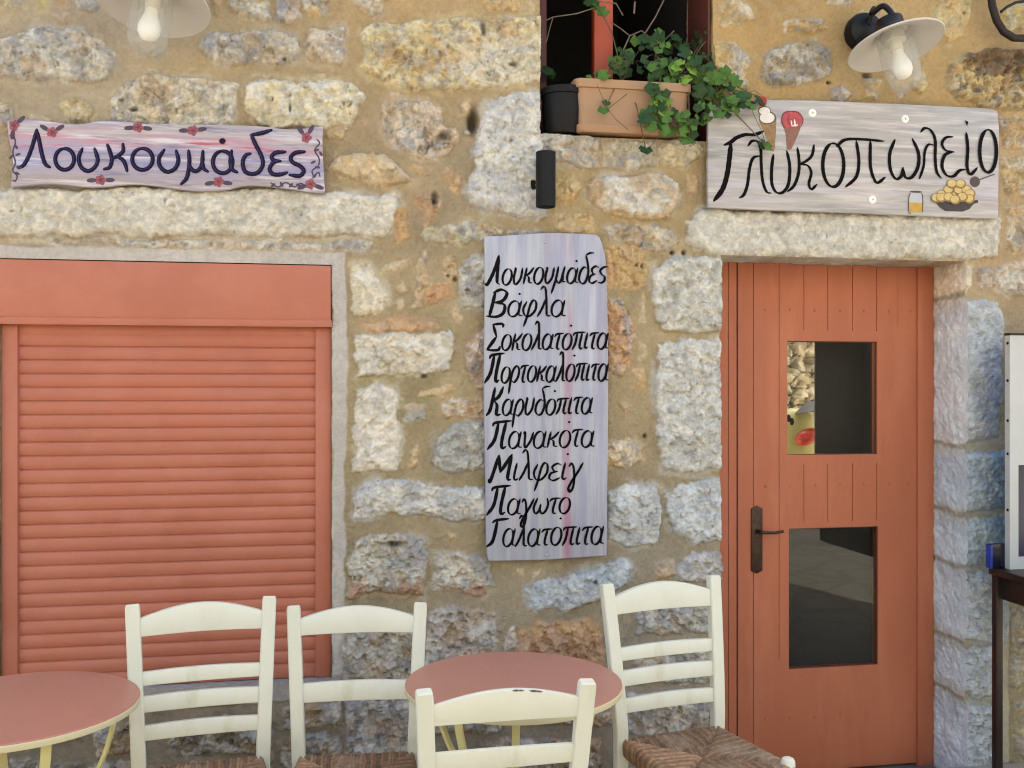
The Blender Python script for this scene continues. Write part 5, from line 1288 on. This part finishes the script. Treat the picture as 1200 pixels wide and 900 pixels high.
# clusters of leaves: (px, py, rx, ry, plane y, count, weights green/dark/light)
CL = [(700,95,14,14,-.02,10,(2,3,0)),(716,78,12,12,.02,8,(2,3,0)),(742,70,22,16,.06,16,(2,4,0)),(768,62,18,22,.04,18,(2,4,0)),(778,88,20,16,.0,22,(3,3,0)),(803,70,14,12,-.02,9,(2,2,3)),(798,86,16,14,-.03,14,(3,2,2)),
      (772,112,10,18,-.07,18,(3,2,2)),(768,134,14,16,-.085,20,(4,2,1)),(790,146,18,14,-.085,22,(3,3,0)),(808,144,12,14,-.08,12,(3,2,0)),(822,90,18,22,-.03,22,(3,3,0)),(838,108,20,18,-.06,24,(4,2,1)),(850,95,14,12,-.06,12,(4,2,0)),
      (864,116,14,12,-.10,14,(4,2,1)),(878,120,8,8,-.10,7,(4,2,0)),(834,64,12,14,.02,8,(2,3,0)),(836,38,10,12,.05,7,(1,4,0)),(822,50,10,18,.08,8,(1,4,0)),(800,52,20,12,.08,10,(1,4,0)),(760,45,16,14,.12,8,(1,5,0)),(822,130,10,14,-.07,9,(3,3,0)),(845,128,14,8,-.08,9,(3,3,0)),
      (710,125,4.5,5,-.06,3,(3,2,0)),(757,176,4,3,-.08,2,(1,3,0)),(808,163,5,4,-.08,3,(3,2,0)),(898,171,5,6,-.10,3,(3,2,0)),(893,116,3,3,-.10,1,(2,1,0)),(700,6,10,10,.14,4,(1,4,0)),(690,-2,14,8,.14,5,(1,4,0)),(645,70,6,20,.2,3,(0,1,0))]
hub = [W(730, 96, .05), W(770, 96, .05), W(800, 96, .05)]
for (a, b, rx_, ry_, yy, cnt, wt) in CL:
    base = W(a, b, yy); h0 = min(hub, key=lambda h: (h-base).length)
    if b > -1 and yy < .18:
        m1 = h0.lerp(base, .5) + Vector((0, -.03, .03)); SM.tube([h0, h0.lerp(m1, .5) + Vector((0, 0, .012)), m1, m1.lerp(base, .5), base], .0022, 6)
    for k_ in range(int(cnt*.8+.5)):
        ang = rr.uniform(0, 2*math.pi); q = math.sqrt(rr.random())
        c = W(a + rx_*q*math.cos(ang), b + ry_*q*math.sin(ang), yy + rr.uniform(-.035, .035))
        nrm = Vector((rr.uniform(-.7, .7), -1, rr.uniform(-.2, .9))); up = Vector((rr.uniform(-1, 1), rr.uniform(-.3, .3), rr.uniform(-1, .4)))
        i = rr.choices((0, 1, 2), wt)[0]
        sz = rr.uniform(.012, .029)*(1.1 if cnt < 4 else 1)
        leaf(LM[i], c, nrm, up, sz)
        if cnt > 3: SM.tube([base.lerp(c, .2), base.lerp(c, .6) + Vector((0, 0, .005)), c], .0011, 5)
for (s_, r_) in [([(735,110),(712,128),(722,140),(736,152)], .0016), ([(778,150),(772,160),(764,170),(757,176)], .0014), ([(880,126),(886,140),(892,152),(897,168)], .0013), ([(868,112),(884,106),(893,112)], .0015), ([(700,100),(706,114),(710,124)], .0014)]:
    SM.tube([W(a, b, -.085) for a, b in s_], r_, 6)
for s_, r_ in [([(716,84),(730,60),(738,42),(752,36),(770,52)], .0032), ([(752,44),(758,36),(768,20),(780,-4)], .003), ([(738,42),(728,34),(716,26)], .0022), ([(640,24),(648,20),(676,16),(700,8)], .0024), ([(648,20),(644,34),(640,50)], .002), ([(770,52),(778,48),(790,36)], .0022), ([(690,-4),(705,2),(722,4),(730,18)], .0026), ([(757,176),(770,164)], .0014), ([(744,2),(743,16)], .004)]:
    DM.tube([W(a, b, .13) for a, b in s_], r_, 7)
for i, nm in enumerate(('foliage', 'dark_foliage', 'young_foliage')): LM[i].build(nm, M_LEAF[i], plant, angle=80)
SM.build('stems', M_STEM, plant); DM.build('dry_twigs', M_DRY, plant)
fl = MB()
for k_ in range(5):
    a_ = 2*math.pi*k_/5; c = W(893, 118, -.095) + Vector((.006*math.cos(a_), -.012, .006*math.sin(a_))); fl.ball(c, (.006, .004, .006), 8, 6)

# ================================================================ YELLOW FIGURE BEHIND THE UPPER DOOR PANE
yy = .95; c = W(936, 516, yy); s = 1/PXM(936, yy)
t = thing('toy_figure', 'round yellow figure with a red beak behind the left end of the upper door pane', 'figure', (c.x, yy, 0))
mb = MB(); mb.ball(c + Vector((.0, .05, .0)), (34*s, .10, 38*s), 28, 18); mb.ball(c + Vector((0, .05, -60*s)), (44*s, .13, 46*s), 28, 18)
mb.build('body', mat('yellow_plastic', (.55, .52, .20), .35, var=.08), t)
q = W(946, 512, yy-.07); mb = MB(); mb.ball(q, (15*s, .045, 9*s), 20, 12, Matrix.Rotation(R(-24), 4, 'Y')); mb.build('beak', mat('red_plastic', (.55, .04, .02), .3), t)
mb = MB()
for a, b in ((924, 490), (928, 494)): mb.ball(W(a, b, yy-.055), (2.6*s, .012, 4.5*s), 10, 8)
mb.build('eye', M_BLACK, t)
mb = MB(); mb.lathe([(0, .03), (.05, .03), (.10, .004), (.12, 0), (.10, -.006), (0, -.002)], Matrix.Translation(W(958, 477, yy-.02)) @ Matrix.Rotation(R(-14), 4, 'Y'), 30); mb.build('cap', mat('grey_cap', (.08, .08, .085), .7), t)
mb = MB(); mb.lathe([(0, 0), (.12, 0), (.13, .02), (.12, c.z-.40), (0, c.z-.39)], Matrix.Translation((c.x, yy+.05, 0)), 30); mb.build('pedestal', mat('grey_pedestal', (.3, .29, .27), .8), t)

# ================================================================ GROUND AND THE OTHER SIDE OF THE STREET
def ground_mat():
    m, t, b = new_mat('stone_paving'); N, L = t.nodes.new, t.links.new
    tc = N("ShaderNodeTexCoord"); v = N("ShaderNodeTexVoronoi"); v.feature = 'DISTANCE_TO_EDGE'; v.inputs['Scale'].default_value = 2.2
    v2 = N("ShaderNodeTexVoronoi"); v2.inputs['Scale'].default_value = 2.2
    n = N("ShaderNodeTexNoise"); n.inputs['Scale'].default_value = 9; n.inputs['Detail'].default_value = 8
    L(tc.outputs['Object'], v.inputs[0]); L(tc.outputs['Object'], v2.inputs[0]); L(tc.outputs['Object'], n.inputs[0])
    r = N("ShaderNodeValToRGB"); r.color_ramp.elements[0].position = .02; r.color_ramp.elements[1].position = .06
    r.color_ramp.elements[0].color = (.22, .19, .15, 1); r.color_ramp.elements[1].color = (.34, .30, .24, 1); L(v.outputs['Distance'], r.inputs[0])
    mr = N("ShaderNodeMapRange"); mr.inputs[3].default_value = .65; mr.inputs[4].default_value = 1.3; L(n.outputs[0], mr.inputs[0])
    mx = N("ShaderNodeMix"); mx.data_type = 'RGBA'; mx.blend_type = 'MULTIPLY'; mx.inputs[0].default_value = 1; L(r.outputs[0], mx.inputs[6]); L(mr.outputs[0], mx.inputs[7]); L(mx.outputs[2], b.inputs['Base Color'])
    b.inputs['Roughness'].default_value = .85
    bp = N("ShaderNodeBump"); bp.inputs['Strength'].default_value = .5; L(r.outputs[0], bp.inputs['Height']); L(bp.outputs[0], b.inputs['Normal'])
    return m
mb = MB(); mb.add([(-80, -80, 0), (80, -80, 0), (80, -.03, 0), (-80, -.03, 0), (80, -.03, -.10), (-80, -.03, -.10), (80, 80, -.10), (-80, 80, -.10)], [(0, 1, 2, 3), (3, 2, 4, 5), (5, 4, 6, 7)]); gnd = mb.build('ground', ground_mat(), smooth=False); gnd['kind'] = 'structure'
# unseen house added opposite: pale wall bounces light here, dark front keeps panes dark
M_PALE = mat('pale_plaster', (.36, .36, .31), .9, var=.08, vscale=2, bump=.2); M_SHOP = mat('dark_shop_front', (.045, .038, .03), .8, var=.3, vscale=2)
oh = thing('house', 'unseen pale house across the street, added to bounce light', 'house', (2, -13, 0))
mb = MB(); mb.box((-16, -16, 2.6), (13, -13, 8.2)); mb.build('upper_wall', M_PALE, oh, bevel=.02)
mb = MB(); mb.box((-15.98, -15.98, 0), (12.98, -13.02, 2.599)); mb.build('shop_front', M_SHOP, oh)
for k_ in range(6):
    x_ = -7.2 + 3.5*k_
    mb = MB(); mb.box((x_, -13.05, 4.2), (x_+1.1, -12.96, 6.0)); mb.build('window', M_SHOP, oh, bevel=.01)
